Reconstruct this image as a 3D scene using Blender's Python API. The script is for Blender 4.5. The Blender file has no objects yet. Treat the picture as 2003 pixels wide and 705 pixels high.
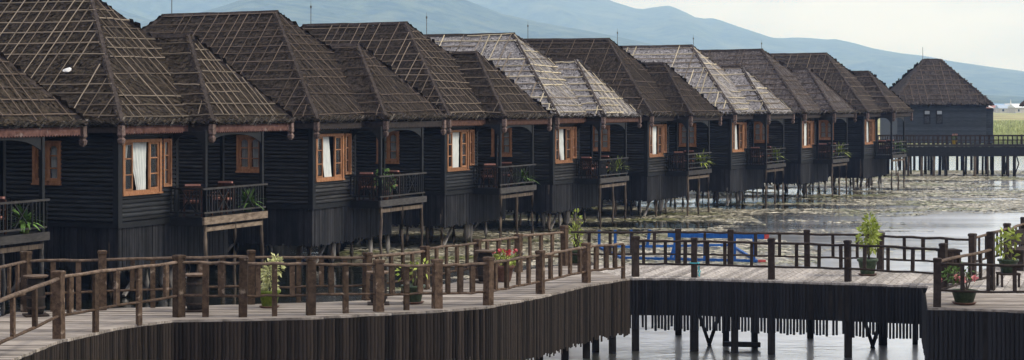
import bpy, bmesh, math, random
from mathutils import Vector, Matrix, noise
R = math.radians
C = bpy.context.scene.collection
SC = bpy.context.scene

# ------------------------------------------------------------------ camera, sky, sun, exposure
EYE = 5.25            # eye height above the water (z = 0)
F = 3500.0            # focal length in photo pixels
CX, HY = 1001.5, 203.0
cam = bpy.data.cameras.new('camera'); camo = bpy.data.objects.new('camera', cam); C.objects.link(camo)
camo.location = (0, 0, EYE); camo.rotation_euler = (R(90), 0, 0)
cam.sensor_width = 36.0; cam.lens = 36.0 * F / 2003.0
cam.shift_y = -(352.5 - HY) / 2003.0
cam.clip_start = 0.5; cam.clip_end = 60000
SC.camera = camo

SUN_ELEV, SUN_AZ = R(44), R(94)      # azimuth clockwise from +Y (view direction), so the sun stands to the right
w = bpy.data.worlds.new('World'); SC.world = w; w.use_nodes = True
nt = w.node_tree; nt.nodes.clear()
out = nt.nodes.new('ShaderNodeOutputWorld')
sky = nt.nodes.new('ShaderNodeTexSky'); sky.sky_type = 'NISHITA'; sky.sun_disc = False
sky.sun_elevation = SUN_ELEV; sky.sun_rotation = SUN_AZ; sky.dust_density = 2.0
bg1 = nt.nodes.new('ShaderNodeBackground'); bg1.inputs['Strength'].default_value = 0.10
nt.links.new(sky.outputs[0], bg1.inputs['Color'])
tc = nt.nodes.new('ShaderNodeTexCoord'); mp = nt.nodes.new('ShaderNodeMapping')
mp.inputs['Scale'].default_value = (1.0, 1.0, 3.2)
nz = nt.nodes.new('ShaderNodeTexNoise'); nz.inputs['Scale'].default_value = 8.0
nz.inputs['Detail'].default_value = 7; nz.inputs['Roughness'].default_value = 0.55
cr = nt.nodes.new('ShaderNodeValToRGB')
cr.color_ramp.elements[0].position = 0.34; cr.color_ramp.elements[0].color = (0.72, 0.71, 0.79, 1)
cr.color_ramp.elements[1].position = 0.60; cr.color_ramp.elements[1].color = (0.935, 0.905, 0.985, 1)
bg2 = nt.nodes.new('ShaderNodeBackground'); bg2.inputs['Strength'].default_value = 1.46
nt.links.new(tc.outputs['Generated'], mp.inputs[0]); nt.links.new(mp.outputs[0], nz.inputs['Vector'])
nt.links.new(nz.outputs[0], cr.inputs[0]); nt.links.new(cr.outputs[0], bg2.inputs['Color'])
mx = nt.nodes.new('ShaderNodeMixShader'); mx.inputs[0].default_value = 0.9
nt.links.new(bg1.outputs[0], mx.inputs[1]); nt.links.new(bg2.outputs[0], mx.inputs[2])
nt.links.new(mx.outputs[0], out.inputs['Surface'])

sl = bpy.data.lights.new('sun', 'SUN'); sl.energy = 3.4; sl.angle = R(12); sl.color = (1.0, 0.965, 0.91)
so = bpy.data.objects.new('sun', sl); C.objects.link(so)
sd = Vector((math.cos(SUN_ELEV) * math.sin(SUN_AZ), math.cos(SUN_ELEV) * math.cos(SUN_AZ), math.sin(SUN_ELEV)))
so.rotation_euler = sd.to_track_quat('Z', 'Y').to_euler(); so.location = sd * 50
vs = SC.view_settings; vs.view_transform = 'Standard'; vs.look = 'None'; vs.exposure = -0.10; vs.gamma = 1.0; vs.use_curve_mapping = False
SC.render.engine = 'CYCLES'
SC.cycles.use_denoising = True; SC.cycles.max_bounces = 6; SC.cycles.transparent_max_bounces = 8
SC.cycles.caustics_reflective = False; SC.cycles.caustics_refractive = False; SC.cycles.volume_bounces = 2

# ------------------------------------------------------------------ helpers
rnd = random.Random(7)
def U(a, b): return rnd.uniform(a, b)
def PX(px, Y): return (px - CX) / F * Y
def atz(px, py, z):                       # photo pixel on the level z
    Y = F * (EYE - z) / (py - HY); return Vector((PX(px, Y), Y, z))

class MB:
    def __init__(s): s.v = []; s.f = []
    def add(s, vs, fs):
        o = len(s.v); s.v += [tuple(p) for p in vs]; s.f += [tuple(i + o for i in f) for f in fs]
    def box(s, x0, x1, y0, y1, z0, z1, M=None):
        p = [Vector(q) for q in ((x0,y0,z0),(x1,y0,z0),(x1,y1,z0),(x0,y1,z0),(x0,y0,z1),(x1,y0,z1),(x1,y1,z1),(x0,y1,z1))]
        if M is not None: p = [M @ q for q in p]
        s.add(p, [(0,3,2,1),(4,5,6,7),(0,1,5,4),(1,2,6,5),(2,3,7,6),(3,0,4,7)])
    def beam(s, a, b, wd, ht, up=(0,0,1)):
        a, b = Vector(a), Vector(b); d = (b - a).normalized(); up = Vector(up)
        x = d.cross(up)
        if x.length < 1e-4: x = d.cross(Vector((0,1,0)))
        x.normalize(); y = x.cross(d)
        q = []
        for c in (a, b):
            for sx, sy in ((-1,-1),(1,-1),(1,1),(-1,1)): q.append(c + x*(sx*wd/2) + y*(sy*ht/2))
        s.add(q, [(0,3,2,1),(4,5,6,7),(0,1,5,4),(1,2,6,5),(2,3,7,6),(3,0,4,7)])
    def tube(s, pts, rads, n=8, cap=True):
        pts = [Vector(p) for p in pts]; rings = []
        for i, p in enumerate(pts):
            d = (pts[min(i+1, len(pts)-1)] - pts[max(i-1, 0)]).normalized()
            x = d.cross(Vector((0,0,1)))
            if x.length < 1e-3: x = d.cross(Vector((0,1,0)))
            x.normalize(); y = x.cross(d); r = rads[i] if hasattr(rads, '__len__') else rads
            rings.append([p + x*(r*math.cos(2*math.pi*k/n)) + y*(r*math.sin(2*math.pi*k/n)) for k in range(n)])
        o = len(s.v)
        for rg in rings: s.v += [tuple(q) for q in rg]
        for i in range(len(rings)-1):
            for k in range(n): s.f.append((o+i*n+k, o+i*n+(k+1)%n, o+(i+1)*n+(k+1)%n, o+(i+1)*n+k))
        if cap:
            s.f.append(tuple(o+k for k in range(n))[::-1]); s.f.append(tuple(o+(len(rings)-1)*n+k for k in range(n)))
    def lathe(s, prof, c=(0,0,0), n=16):
        o = len(s.v)
        for r, z in prof:
            for k in range(n): s.v.append((c[0]+r*math.cos(2*math.pi*k/n), c[1]+r*math.sin(2*math.pi*k/n), c[2]+z))
        for i in range(len(prof)-1):
            for k in range(n): s.f.append((o+i*n+k, o+i*n+(k+1)%n, o+(i+1)*n+(k+1)%n, o+(i+1)*n+k))
        s.f.append(tuple(o+k for k in range(n))[::-1]); s.f.append(tuple(o+(len(prof)-1)*n+k for k in range(n)))
    def prism(s, poly, z0, z1):
        n = len(poly); o = len(s.v)
        s.v += [(p[0], p[1], z0) for p in poly] + [(p[0], p[1], z1) for p in poly]
        s.f.append(tuple(o+k for k in range(n))[::-1]); s.f.append(tuple(o+n+k for k in range(n)))
        for k in range(n): s.f.append((o+k, o+(k+1)%n, o+n+(k+1)%n, o+n+k))
    def mesh(s, name, smooth=False, fix=True):
        me = bpy.data.meshes.new(name); me.from_pydata(s.v, [], s.f)
        if fix:
            bm = bmesh.new(); bm.from_mesh(me); bmesh.ops.recalc_face_normals(bm, faces=bm.faces); bm.to_mesh(me); bm.free()
        if smooth:
            for p in me.polygons: p.use_smooth = True
        me.update(); return me
    def build(s, name, mat, parent=None, smooth=False, fix=True, kind=None):
        return obj(name, s.mesh(name, smooth, fix), mat, parent, kind=kind)

def obj(name, me, mat=None, parent=None, M=None, kind=None):
    o = bpy.data.objects.new(name, me); C.objects.link(o)
    if mat is not None:
        if len(me.materials) == 0: me.materials.append(mat)
        if me.materials[0] is not mat:
            o.material_slots[0].link = 'OBJECT'; o.material_slots[0].material = mat
    if parent is not None: o.parent = parent
    if M is not None: o.matrix_local = M
    if kind: o['kind'] = kind
    return o
def tag(o, label=None, cat=None, group=None, kind=None):
    if label: o['label'] = label
    if cat: o['category'] = cat
    if group: o['group'] = group
    if kind: o['kind'] = kind
    return o
def empty(name, loc=(0,0,0), rz=0.0):
    o = bpy.data.objects.new(name, None); C.objects.link(o); o.location = loc; o.rotation_euler = (0,0,rz)
    o.empty_display_size = 0.2; return o
ORD = ['first','second','third','fourth','fifth','sixth','seventh','eighth','ninth','tenth','eleventh','twelfth','thirteenth','fourteenth']

# ------------------------------------------------------------------ materials
MATS = {}
def mat(name, c1, c2, scale=(3,3,3), nscale=1.0, rough=0.8, bump=0.25, bdist=0.01, rndv=0.25, island=0.0, spec=0.13, detail=6,
        lo=0.35, hi=0.65, third=None, tlo=0.62, thi=0.72, tscale=None, coord='Object'):
    m = bpy.data.materials.new(name); m.use_nodes = True; t = m.node_tree; N = t.nodes; L = t.links
    b = N['Principled BSDF']; b.inputs['Roughness'].default_value = rough; b.inputs['Specular IOR Level'].default_value = spec
    tc = N.new('ShaderNodeTexCoord'); oi = N.new('ShaderNodeObjectInfo')
    mpn = N.new('ShaderNodeMapping'); mpn.inputs['Scale'].default_value = scale
    add = N.new('ShaderNodeVectorMath'); add.operation = 'MULTIPLY_ADD'
    cmb = N.new('ShaderNodeCombineXYZ')
    for k in range(3): L.new(oi.outputs['Random'], cmb.inputs[k])
    add.inputs[1].default_value = (37.0, 53.0, 71.0)
    L.new(cmb.outputs[0], add.inputs[0]); L.new(tc.outputs[coord], mpn.inputs[0]); L.new(mpn.outputs[0], add.inputs[2])
    nz = N.new('ShaderNodeTexNoise'); nz.inputs['Scale'].default_value = nscale; nz.inputs['Detail'].default_value = detail
    nz.inputs['Roughness'].default_value = 0.65
    L.new(add.outputs[0], nz.inputs['Vector'])
    cr = N.new('ShaderNodeValToRGB'); e = cr.color_ramp.elements
    e[0].position = lo; e[0].color = (*c1, 1); e[1].position = hi; e[1].color = (*c2, 1)
    L.new(nz.outputs[0], cr.inputs[0]); col = cr.outputs[0]
    if third is not None:
        n3 = N.new('ShaderNodeTexNoise'); n3.inputs['Scale'].default_value = tscale or nscale*0.6; n3.inputs['Detail'].default_value = 5
        L.new(add.outputs[0], n3.inputs['Vector'])
        mr = N.new('ShaderNodeMapRange'); mr.inputs[1].default_value = tlo; mr.inputs[2].default_value = thi
        L.new(n3.outputs[0], mr.inputs[0])
        mixc = N.new('ShaderNodeMix'); mixc.data_type = 'RGBA'; mixc.inputs['B'].default_value = (*third, 1)
        L.new(mr.outputs[0], mixc.inputs['Factor']); L.new(col, mixc.inputs['A']); col = mixc.outputs['Result']
    def scalev(sock, amt, col):
        mr = N.new('ShaderNodeMapRange'); mr.inputs[3].default_value = 1-amt; mr.inputs[4].default_value = 1+amt
        L.new(sock, mr.inputs[0])
        mu = N.new('ShaderNodeVectorMath'); mu.operation = 'SCALE'
        L.new(col, mu.inputs[0]); L.new(mr.outputs[0], mu.inputs['Scale']); return mu.outputs[0]
    if rndv: col = scalev(oi.outputs['Random'], rndv, col)
    if island:
        g = N.new('ShaderNodeNewGeometry'); col = scalev(g.outputs['Random Per Island'], island, col)
    L.new(col, b.inputs['Base Color'])
    if bump:
        bp = N.new('ShaderNodeBump'); bp.inputs['Strength'].default_value = bump; bp.inputs['Distance'].default_value = bdist
        L.new(nz.outputs[0], bp.inputs['Height']); L.new(bp.outputs[0], b.inputs['Normal'])
    MATS[name] = m; return m
W_BLACK = mat('black_stained_board', (.007,.008,.009), (.024,.026,.029), (1.2,1.2,14), 2.0, .6, .3, .006, .5, spec=.16, third=(.062,.063,.064), tlo=.58, thi=.85)
W_BLACK2 = mat('weathered_black_board', (.010,.010,.010), (.030,.030,.031), (1.2,1.2,14), 2.0, .65, .3, .006, .55, spec=.16, third=(.075,.073,.070), tlo=.55, thi=.8)
W_GREYB = mat('grey_blue_board', (.028,.034,.039), (.056,.066,.074), (1.2,1.2,14), 2.0, .7, .3, .006, .3, spec=.2)
W_TRIM = mat('black_trim', (.007,.008,.009), (.014,.015,.017), (3,3,3), 2.0, .6, .2, .004, .2, spec=.15)
W_SKIRT = mat('skirt_slat_wood', (.008,.009,.011), (.025,.025,.028), (1,1,.35), 3.0, .8, .3, .008, .2, island=.5, spec=.15)
W_FLOORB = mat('grey_beam', (.035,.034,.034), (.075,.070,.066), (2,2,8), 2.0, .85, .3, .006, .25)
W_PALEB = mat('pale_weathered_beam', (.10,.075,.055), (.28,.22,.165), (2,2,6), 2.0, .9, .4, .006, .3)
W_STILT = mat('stilt_wood', (.045,.036,.030), (.16,.125,.095), (5,5,1.0), 2.0, .9, .4, .01, .4)
W_PALESTILT = mat('bleached_stilt', (.12,.11,.10), (.30,.28,.255), (5,5,1.0), 2.0, .9, .4, .01, .3)
W_ORANGE = mat('orange_window_wood', (.21,.098,.047), (.36,.185,.098), (6,6,2), 2.0, .6, .2, .003, .25, third=(.12,.055,.03), tlo=.6, thi=.75)
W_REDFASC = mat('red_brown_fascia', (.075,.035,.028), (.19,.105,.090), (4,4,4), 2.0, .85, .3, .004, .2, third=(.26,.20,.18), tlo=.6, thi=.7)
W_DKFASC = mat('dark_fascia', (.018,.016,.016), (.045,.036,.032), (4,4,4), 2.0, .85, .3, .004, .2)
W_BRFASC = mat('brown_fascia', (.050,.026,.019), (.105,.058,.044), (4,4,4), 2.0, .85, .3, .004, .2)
W_PEND = mat('worn_pendant', (.06,.042,.036), (.22,.16,.14), (9,9,9), 2.0, .9, .3, .004, .3)
DECK = mat('weathered_deck', (.165,.143,.122), (.375,.335,.296), (.8,9,3), 2.4, .85, .35, .006, .30, third=(.10,.08,.07), tlo=.64, thi=.8)
DECK2 = mat('weathered_deck_cross', (.20,.180,.162), (.42,.388,.355), (9,.8,3), 2.4, .85, .35, .006, .34, third=(.10,.08,.07), tlo=.64, thi=.8)
RAIL = mat('brown_railing_wood', (.034,.022,.015), (.104,.070,.048), (6,6,6), 2.0, .85, .5, .008, .35, third=(.30,.24,.19), tlo=.63, thi=.75)
RAILD = mat('dark_railing_wood', (.018,.013,.011), (.050,.037,.031), (6,6,6), 2.0, .8, .4, .008, .3, third=(.12,.09,.07), tlo=.68, thi=.8)
RAILTOP = mat('lighter_rail_top', (.064,.044,.032), (.175,.128,.095), (5,5,5), 2.0, .85, .4, .006, .3)  # lighter brown for top rails and round tops
SLATB = mat('brown_slat', (.010,.008,.007), (.034,.0265,.0215), (10,10,.5), 2.6, .85, .45, .01, .72, third=(.16,.105,.065), tlo=.62, thi=.8)  # pale streaks: bleached wood plus gap light put into the colour
SLATK = mat('blue_black_slat', (.008,.009,.011), (.024,.024,.027), (10,10,.5), 2.6, .8, .4, .01, .4, third=(.06,.05,.045), tlo=.68, thi=.85)
PILE = mat('dark_pile', (.009,.008,.008), (.030,.026,.023), (5,5,1), 2.0, .8, .4, .01, .3)
CURT = mat('white_curtain', (.62,.66,.64), (.80,.83,.80), (8,8,1), 1.5, .9, .1, .004, .08)
TERRA = mat('terracotta_cushion', (.27,.125,.10), (.39,.20,.16), (10,10,10), 2.0, .9, .2, .004, .2)
CHAIRW = mat('red_brown_chair_wood', (.020,.010,.007), (.058,.027,.017), (8,8,8), 2.0, .5, .2, .004, .25)
BLUE = mat('blue_paint', (.010,.070,.27), (.025,.13,.42), (6,6,6), 2.0, .5, .2, .003, .15, third=(.06,.14,.30), tlo=.66, thi=.75)
REDP = mat('red_paint', (.40,.05,.05), (.55,.11,.10), (6,6,6), 2.0, .5, .2, .003, .1)
CYAN = mat('cyan_cord', (.05,.38,.45), (.15,.55,.60), (20,20,20), 2.0, .6, .2, .003, .1)
WHITE = mat('white_scrap', (.66,.66,.64), (.82,.82,.80), (9,9,9), 2.0, .8, .2, .004, .05)
VENT = mat('pale_vent', (.30,.33,.34), (.42,.45,.46), (9,9,9), 2.0, .6, .1, .004, .1)
METALSH = mat('white_metal_sheet', (.55,.57,.58), (.80,.81,.82), (3,30,3), 2.0, .45, .2, .004, .1, spec=.5)
ROD = mat('grey_rod', (.07,.075,.08), (.13,.135,.14), (4,4,4), 2.0, .5, 0, 0, .1)
POTG = mat('green_glazed_pot', (.020,.035,.022), (.060,.085,.050), (7,7,7), 2.0, .4, .2, .004, .25)
POTM = mat('mossy_pot', (.06,.09,.012), (.13,.17,.03), (7,7,7), 2.0, .8, .3, .004, .15)
POTB = mat('brown_pot', (.085,.045,.034), (.15,.085,.065), (7,7,7), 2.0, .7, .2, .004, .15)
SOIL = mat('soil', (.02,.014,.010), (.06,.045,.035), (20,20,20), 2.0, .95, .5, .01, .1)
STEM = mat('stem_bark', (.07,.055,.04), (.16,.13,.10), (12,12,12), 2.0, .9, .3, .004, .2)
def leafmat(name, c1, c2, isl=.35):
    m = mat(name, c1, c2, (6,6,6), 2.0, .55, 0, 0, .1, island=isl, spec=.35)
    b = m.node_tree.nodes['Principled BSDF']; b.inputs['Transmission Weight'].default_value = 0.0
    b.inputs['Subsurface Weight'].default_value = 0.0
    return m
LEAFG = leafmat('leaf_green', (.05,.11,.022), (.13,.23,.05))
LEAFY = leafmat('leaf_lime', (.19,.26,.035), (.38,.43,.09))
LEAFV = leafmat('leaf_cream', (.34,.37,.14), (.58,.58,.30))
LEAFD = leafmat('leaf_dark', (.015,.035,.010), (.04,.075,.02))
FLRED = leafmat('petal_red', (.36,.03,.04), (.50,.09,.09), .3)
FLPINK = leafmat('petal_pink', (.60,.18,.20), (.72,.30,.28), .2)
YEL = leafmat('petal_yellow', (.55,.36,.03), (.65,.46,.06), .2)
def thatchmat(name, c1, c2, third, isl=.38):
    return mat(name, c1, c2, (9,9,9), 1.6, .95, .5, .02, .06, island=isl, spec=.12, third=third, tlo=.6, thi=.74, tscale=.9)
T_BROWN = thatchmat('thatch_brown', (.018,.0138,.010), (.060,.0465,.0345), (.036,.036,.019))
T_DARK = thatchmat('thatch_dark', (.017,.0135,.0105), (.057,.0445,.035), (.036,.032,.021))
T_MID = thatchmat('thatch_mid', (.026,.022,.020), (.076,.063,.055), (.050,.044,.037))
T_GREY = thatchmat('thatch_grey', (.155,.146,.146), (.385,.364,.356), (.12,.106,.095), .24)
T_GREYB = thatchmat('thatch_greybrown', (.060,.052,.050), (.150,.130,.122), (.085,.070,.060))
T_EAVE = mat('thatch_fringe', (.070,.058,.048), (.42,.375,.325), (9,9,9), 1.6, .95, .4, .02, .1, island=.6, spec=.12)
def batmat(name, c1, c2): return mat(name, c1, c2, (5,5,5), 2.0, .85, .3, .004, .4)
B_BEIGE = batmat('batten_beige', (.13,.105,.078), (.27,.225,.175))
B_BROWN = batmat('batten_brown', (.075,.056,.044), (.145,.112,.088))
B_TAN = batmat('batten_tan', (.34,.29,.195), (.56,.49,.35))
B_MID = batmat('batten_mid', (.11,.085,.066), (.21,.17,.13))
CAPM = mat('hip_cap', (.026,.021,.019), (.070,.056,.049), (4,4,4), 2.0, .9, .4, .01, .2)
ROOFB = mat('roof_core', (.012,.010,.009), (.026,.022,.019), (3,3,3), 2.0, .95, .3, .01, .1)
def glass():
    m = bpy.data.materials.new('window_glass'); m.use_nodes = True; b = m.node_tree.nodes['Principled BSDF']
    b.inputs['Base Color'].default_value = (.03,.035,.04,1); b.inputs['Roughness'].default_value = .04
    b.inputs['Alpha'].default_value = .22; b.inputs['Specular IOR Level'].default_value = .6; return m
GLASS = glass()
# ------------------------------------------------------------------ the setting: water, land, mountains, haze
def water_mat():
    m = bpy.data.materials.new('lake_water'); m.use_nodes = True; t = m.node_tree; N = t.nodes; L = t.links
    N.remove(N['Principled BSDF'])
    df = N.new('ShaderNodeBsdfDiffuse'); df.inputs['Color'].default_value = (.030,.036,.022,1)
    gl = N.new('ShaderNodeBsdfGlossy'); gl.inputs['Roughness'].default_value = .04; gl.inputs['Color'].default_value = (.97,.98,1,1)
    g2 = N.new('ShaderNodeBsdfGlossy'); g2.inputs['Roughness'].default_value = .30; g2.inputs['Color'].default_value = (.97,.98,1,1)
    tc = N.new('ShaderNodeTexCoord'); prev = None
    for sc, st, ds in (((.5,1.1,1), 1.0, .017), ((2.4,4.6,1), 1.0, .008), ((9,14,1), .8, .0022)):
        mpn = N.new('ShaderNodeMapping'); mpn.inputs['Scale'].default_value = sc
        L.new(tc.outputs['Object'], mpn.inputs[0])
        nz = N.new('ShaderNodeTexNoise'); nz.inputs['Scale'].default_value = 1.0; nz.inputs['Detail'].default_value = 3
        L.new(mpn.outputs[0], nz.inputs['Vector'])
        bp = N.new('ShaderNodeBump'); bp.inputs['Strength'].default_value = st; bp.inputs['Distance'].default_value = ds
        L.new(nz.outputs[0], bp.inputs['Height'])
        if prev: L.new(prev, bp.inputs['Normal'])
        prev = bp.outputs[0]
    fn = N.new('ShaderNodeFresnel'); fn.inputs['IOR'].default_value = 1.33; L.new(prev, fn.inputs['Normal']); L.new(prev, gl.inputs['Normal'])
    pw = N.new('ShaderNodeMath'); pw.operation = 'POWER'; pw.inputs[1].default_value = .20; L.new(fn.outputs[0], pw.inputs[0])
    ms = N.new('ShaderNodeMixShader'); L.new(pw.outputs[0], ms.inputs[0]); L.new(df.outputs[0], ms.inputs[1]); gm = N.new('ShaderNodeMixShader'); mpw = N.new('ShaderNodeMapping'); mpw.inputs['Scale'].default_value = (.045,.16,1); L.new(tc.outputs['Object'], mpw.inputs[0])
    nw = N.new('ShaderNodeTexNoise'); nw.inputs['Scale'].default_value = 1.0; nw.inputs['Detail'].default_value = 4; L.new(mpw.outputs[0], nw.inputs['Vector'])
    mw = N.new('ShaderNodeMapRange'); mw.inputs[1].default_value = .38; mw.inputs[2].default_value = .66; mw.inputs[3].default_value = .30; mw.inputs[4].default_value = .85; L.new(nw.outputs[0], mw.inputs[0])
    # the water lies calmer in the lee of the huts: distance from the row of fronts
    dt = N.new('ShaderNodeVectorMath'); dt.operation = 'DOT_PRODUCT'; dt.inputs[1].default_value = (1,-.47,0); L.new(tc.outputs['Object'], dt.inputs[0])
    lee = N.new('ShaderNodeMapRange'); lee.interpolation_type = 'SMOOTHSTEP'; lee.inputs[1].default_value = -30.5; lee.inputs[2].default_value = -16.5; L.new(dt.outputs['Value'], lee.inputs[0])
    ml = N.new('ShaderNodeMath'); ml.operation = 'MULTIPLY'; L.new(mw.outputs[0], ml.inputs[0]); L.new(lee.outputs[0], ml.inputs[1]); L.new(ml.outputs[0], gm.inputs[0]); L.new(gl.outputs[0], gm.inputs[1]); L.new(g2.outputs[0], gm.inputs[2]); L.new(prev, g2.inputs['Normal']); L.new(gm.outputs[0], ms.inputs[2])
    L.new(ms.outputs[0], N['Material Output'].inputs['Surface']); return m
g = MB(); g.add([(-8300,-300,0),(8300,-300,0),(8300,8600,0),(-8300,8600,0)], [(0,1,2,3)])
tag(g.build('lake_water', water_mat(), fix=False), kind='structure')

LAND = mat('marsh_ground', (.19,.23,.07), (.42,.37,.20), (.05,.05,1), 1.0, .95, .4, .1, 0, third=(.24,.185,.11), tlo=.52, thi=.62, tscale=.6)
def land():
    m = MB(); nx, ny = 60, 26; X0, X1 = -9000, 9000
    for j in range(ny+1):
        q = (j/ny)**2.2
        for i in range(nx+1):
            s = (i/nx*2-1); x = (abs(s)**2.0)*8250*(1 if s > 0 else -1)
            y0 = 222 + 7*math.sin(x*.021) + 4*math.sin(x*.09+1)
            y = y0 + q*8250
            z = -0.4 if j == 0 else .35 + .25*noise.noise(Vector((x*.02, y*.02, 0))) + (max(0, y-2200)*.0015)
            m.v.append((x, y, z))
    for j in range(ny):
        for i in range(nx):
            a = j*(nx+1)+i; m.f.append((a, a+1, a+nx+2, a+nx+1))
    return tag(m.build('marsh_field', LAND, smooth=True), kind='structure')
land()

FOREST = mat('forest_slope', (.006,.022,.012), (.095,.125,.062), (.017,.017,.006), 1.0, .95, .8, 30, 0, third=(.125,.145,.08), tlo=.52, thi=.70, tscale=.25, detail=9)
def lerpprof(prof, x):
    if x <= prof[0][0]: return prof[0][1]
    for (a, ya), (b, yb) in zip(prof, prof[1:]):
        if x <= b: return ya + (yb-ya)*(x-a)/(b-a)
    return prof[-1][1]
def mountain(name, prof, yr, yf, yb, pxr, n=240, m_=44, rough=.10, jag=1.0):
    mb = MB()
    for j in range(m_+1):
        y = yf + (yb-yf)*j/m_
        s = (y-yf)/(yr-yf) if y <= yr else 1-(y-yr)/(yb-yr)*.75
        s = max(0, s); s = s*s*(3-2*s)*.45 + s*.55
        for i in range(n+1):
            px = pxr[0] + (pxr[1]-pxr[0])*i/n
            x = (px-CX)/F*yr
            H = max(0, (HY-lerpprof(prof, px))/F*yr + EYE)
            nzv = noise.fractal(Vector((x*.0011, y*.0011, 3.3)), 1.0, 2.1, 5)
            gul = abs(noise.noise(Vector((x*.0021+y*.0004, y*.0006, 7.1))))
            edge = 1-abs(s-0.5)*2 if s < 1 else 0
            z = H*s + H*rough*nzv*max(0.10*jag, edge) - H*.34*gul*edge
            if abs(y-yr) < 1: z = H + H*.012*jag*noise.noise(Vector((x*.012, 5, 0)))
            mb.v.append((x, y, z if j > 0 else -.6))
    for j in range(m_):
        for i in range(n):
            a = j*(n+1)+i; mb.f.append((a, a+1, a+n+2, a+n+1))
    return tag(mb.build(name, FOREST, smooth=True), kind='structure')
ridge = [(-2600,40),(-1600,-60),(-700,-150),(0,-190),(400,-150),(800,-70),(1000,-38),(1100,-20),(1190,0),(1218,9),(1245,18),(1262,18),(1285,13),(1308,11),(1335,21),(1366,39),(1392,35),(1415,42),(1450,55),(1490,70),(1520,76),(1560,73),(1620,78),(1640,77),(1680,90),(1740,103),(1790,108),(1840,118),(1890,125),(1940,145),(1980,152),(2040,152),(2200,160),(2700,120),(3400,90),(4600,150)]
mountain('mountain', ridge, 7600, 4600, 8600, (-2600, 4600), n=420)
spur = [(-2600,90),(-1500,40),(-700,-20),(-200,-40),(100,-30),(200,8),(300,40),(420,20),(560,-30),(800,-40),(900,-5),(980,26),(1060,44),(1180,66),(1300,92),(1420,120),(1560,150),(1750,178),(2003,192),(2400,186),(3000,170),(4600,150)]
mountain('foothill', spur, 4600, 2600, 5600, (-2600, 4600), n=360, rough=.12)

def haze():
    m = bpy.data.materials.new('haze_air'); m.use_nodes = True; t = m.node_tree; t.nodes.clear()
    o = t.nodes.new('ShaderNodeOutputMaterial'); v = t.nodes.new('ShaderNodeVolumePrincipled')
    v.inputs['Color'].default_value = (.36,.57,1.0,1); v.inputs['Density'].default_value = 2.0e-4; v.inputs['Absorption Color'].default_value = (.80,.94,1,1)
    v.inputs['Anisotropy'].default_value = 0.0
    t.links.new(v.outputs[0], o.inputs['Volume'])
    mb = MB(); mb.box(-8400, 8400, -310, 8720, -1.6, 1000)
    tag(mb.build('haze', m), kind='stuff')
haze()
# ------------------------------------------------------------------ the stilt huts
Z_FL, Z_EV, Z_RG = 2.12, 4.72, 8.30
VB, VL, UB = 2.78, 6.8, -10.7           # bay length, house length along the row, rear wall
REC = -2.6
UNIT = MB(); UNIT.box(-.5,.5,-.5,.5,0,1); UNITM = UNIT.mesh('unit_bar')
def bar_mesh(name, crook, seed):       # unit-length, slightly crooked split-bamboo bar along x, section +-.5
    r = random.Random(seed); mb = MB(); n = 5
    for i in range(n+1):
        x = i/n; oy = r.uniform(-1,1)*crook; oz = r.uniform(-1,1)*crook*.3; sc = r.uniform(.8,1.1)
        for a, b in ((-.5,0),(-.3,.5),(.3,.5),(.5,0)): mb.v.append((x, a*sc+oy, b*sc+oz))
    for i in range(n):
        for k in range(3): mb.f.append((i*4+k, i*4+k+1, i*4+5+k, i*4+4+k))
        mb.f.append((i*4+3, i*4, i*4+4, i*4+7))
    mb.f.append((0,1,2,3)); mb.f.append((n*4+3,n*4+2,n*4+1,n*4))
    return mb.mesh(name)
BATS = [bar_mesh('batten', .35, s) for s in (1,2,3,4)]
def bar_matrix(a, b, wd, ht, up):
    a, b, up = Vector(a), Vector(b), Vector(up); d = b-a; L = d.length; x = d/L
    y = up.cross(x).normalized(); z = x.cross(y)
    M = Matrix(((x.x*L, y.x*wd, z.x*ht, a.x), (x.y*L, y.y*wd, z.y*ht, a.y), (x.z*L, y.z*wd, z.z*ht, a.z), (0,0,0,1)))
    return M

def shingles(mb, A, B, Cc, D, seed, pitch=.17, wmin=.10, wmax=.22, lift=.035, tstart=0.0):
    """rows of leaf shingles on the slope A-B (eave) to D-C (top)"""
    r = random.Random(seed); A, B, Cc, D = map(Vector, (A, B, Cc, D))
    nrm = (B-A).cross(D-A)
    if nrm.length < 1e-5: nrm = (B-A).cross(Cc-A)
    nrm.normalize()
    if nrm.z < 0: nrm = -nrm
    e = (B-A).normalized(); upv = nrm.cross(e)
    if upv.z < 0: upv = -upv
    H = abs((D-A).dot(upv)); rows = int(H/pitch)
    for k in range(rows):
        t = (k + r.uniform(-.15,.15))/rows; t = max(0, min(1, t))
        l = A.lerp(D, t); q = B.lerp(Cc, t); Lr = (q-l).length; s = -r.uniform(0,.1)
        while s < Lr:
            wd = min(r.uniform(wmin, wmax), max(.05, Lr*.9)); ln = min(pitch*r.uniform(1.25, 2.0), H*(1-t)+.03); rot = r.gauss(0,.17)
            p = l + (q-l).normalized()*min(max(s+wd/2, wd*.4), max(Lr-wd*.4, Lr*.5)) if Lr > 1e-4 else l
            ex = e*math.cos(rot) + upv*math.sin(rot); uy = upv*math.cos(rot) - e*math.sin(rot)
            lf = lift*r.uniform(.5,1.9); tip = r.uniform(-.03,.05)
            b0 = p - uy*tip + nrm*lf
            mb.add([b0 - ex*wd*.5, b0 + ex*wd*r.uniform(.38,.5) - uy*r.uniform(-.03,.03), p + uy*ln + ex*wd*.5 + nrm*.012, p + uy*ln - ex*wd*.5 + nrm*.012], [(0,1,2,3)])
            s += wd*.92
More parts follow.
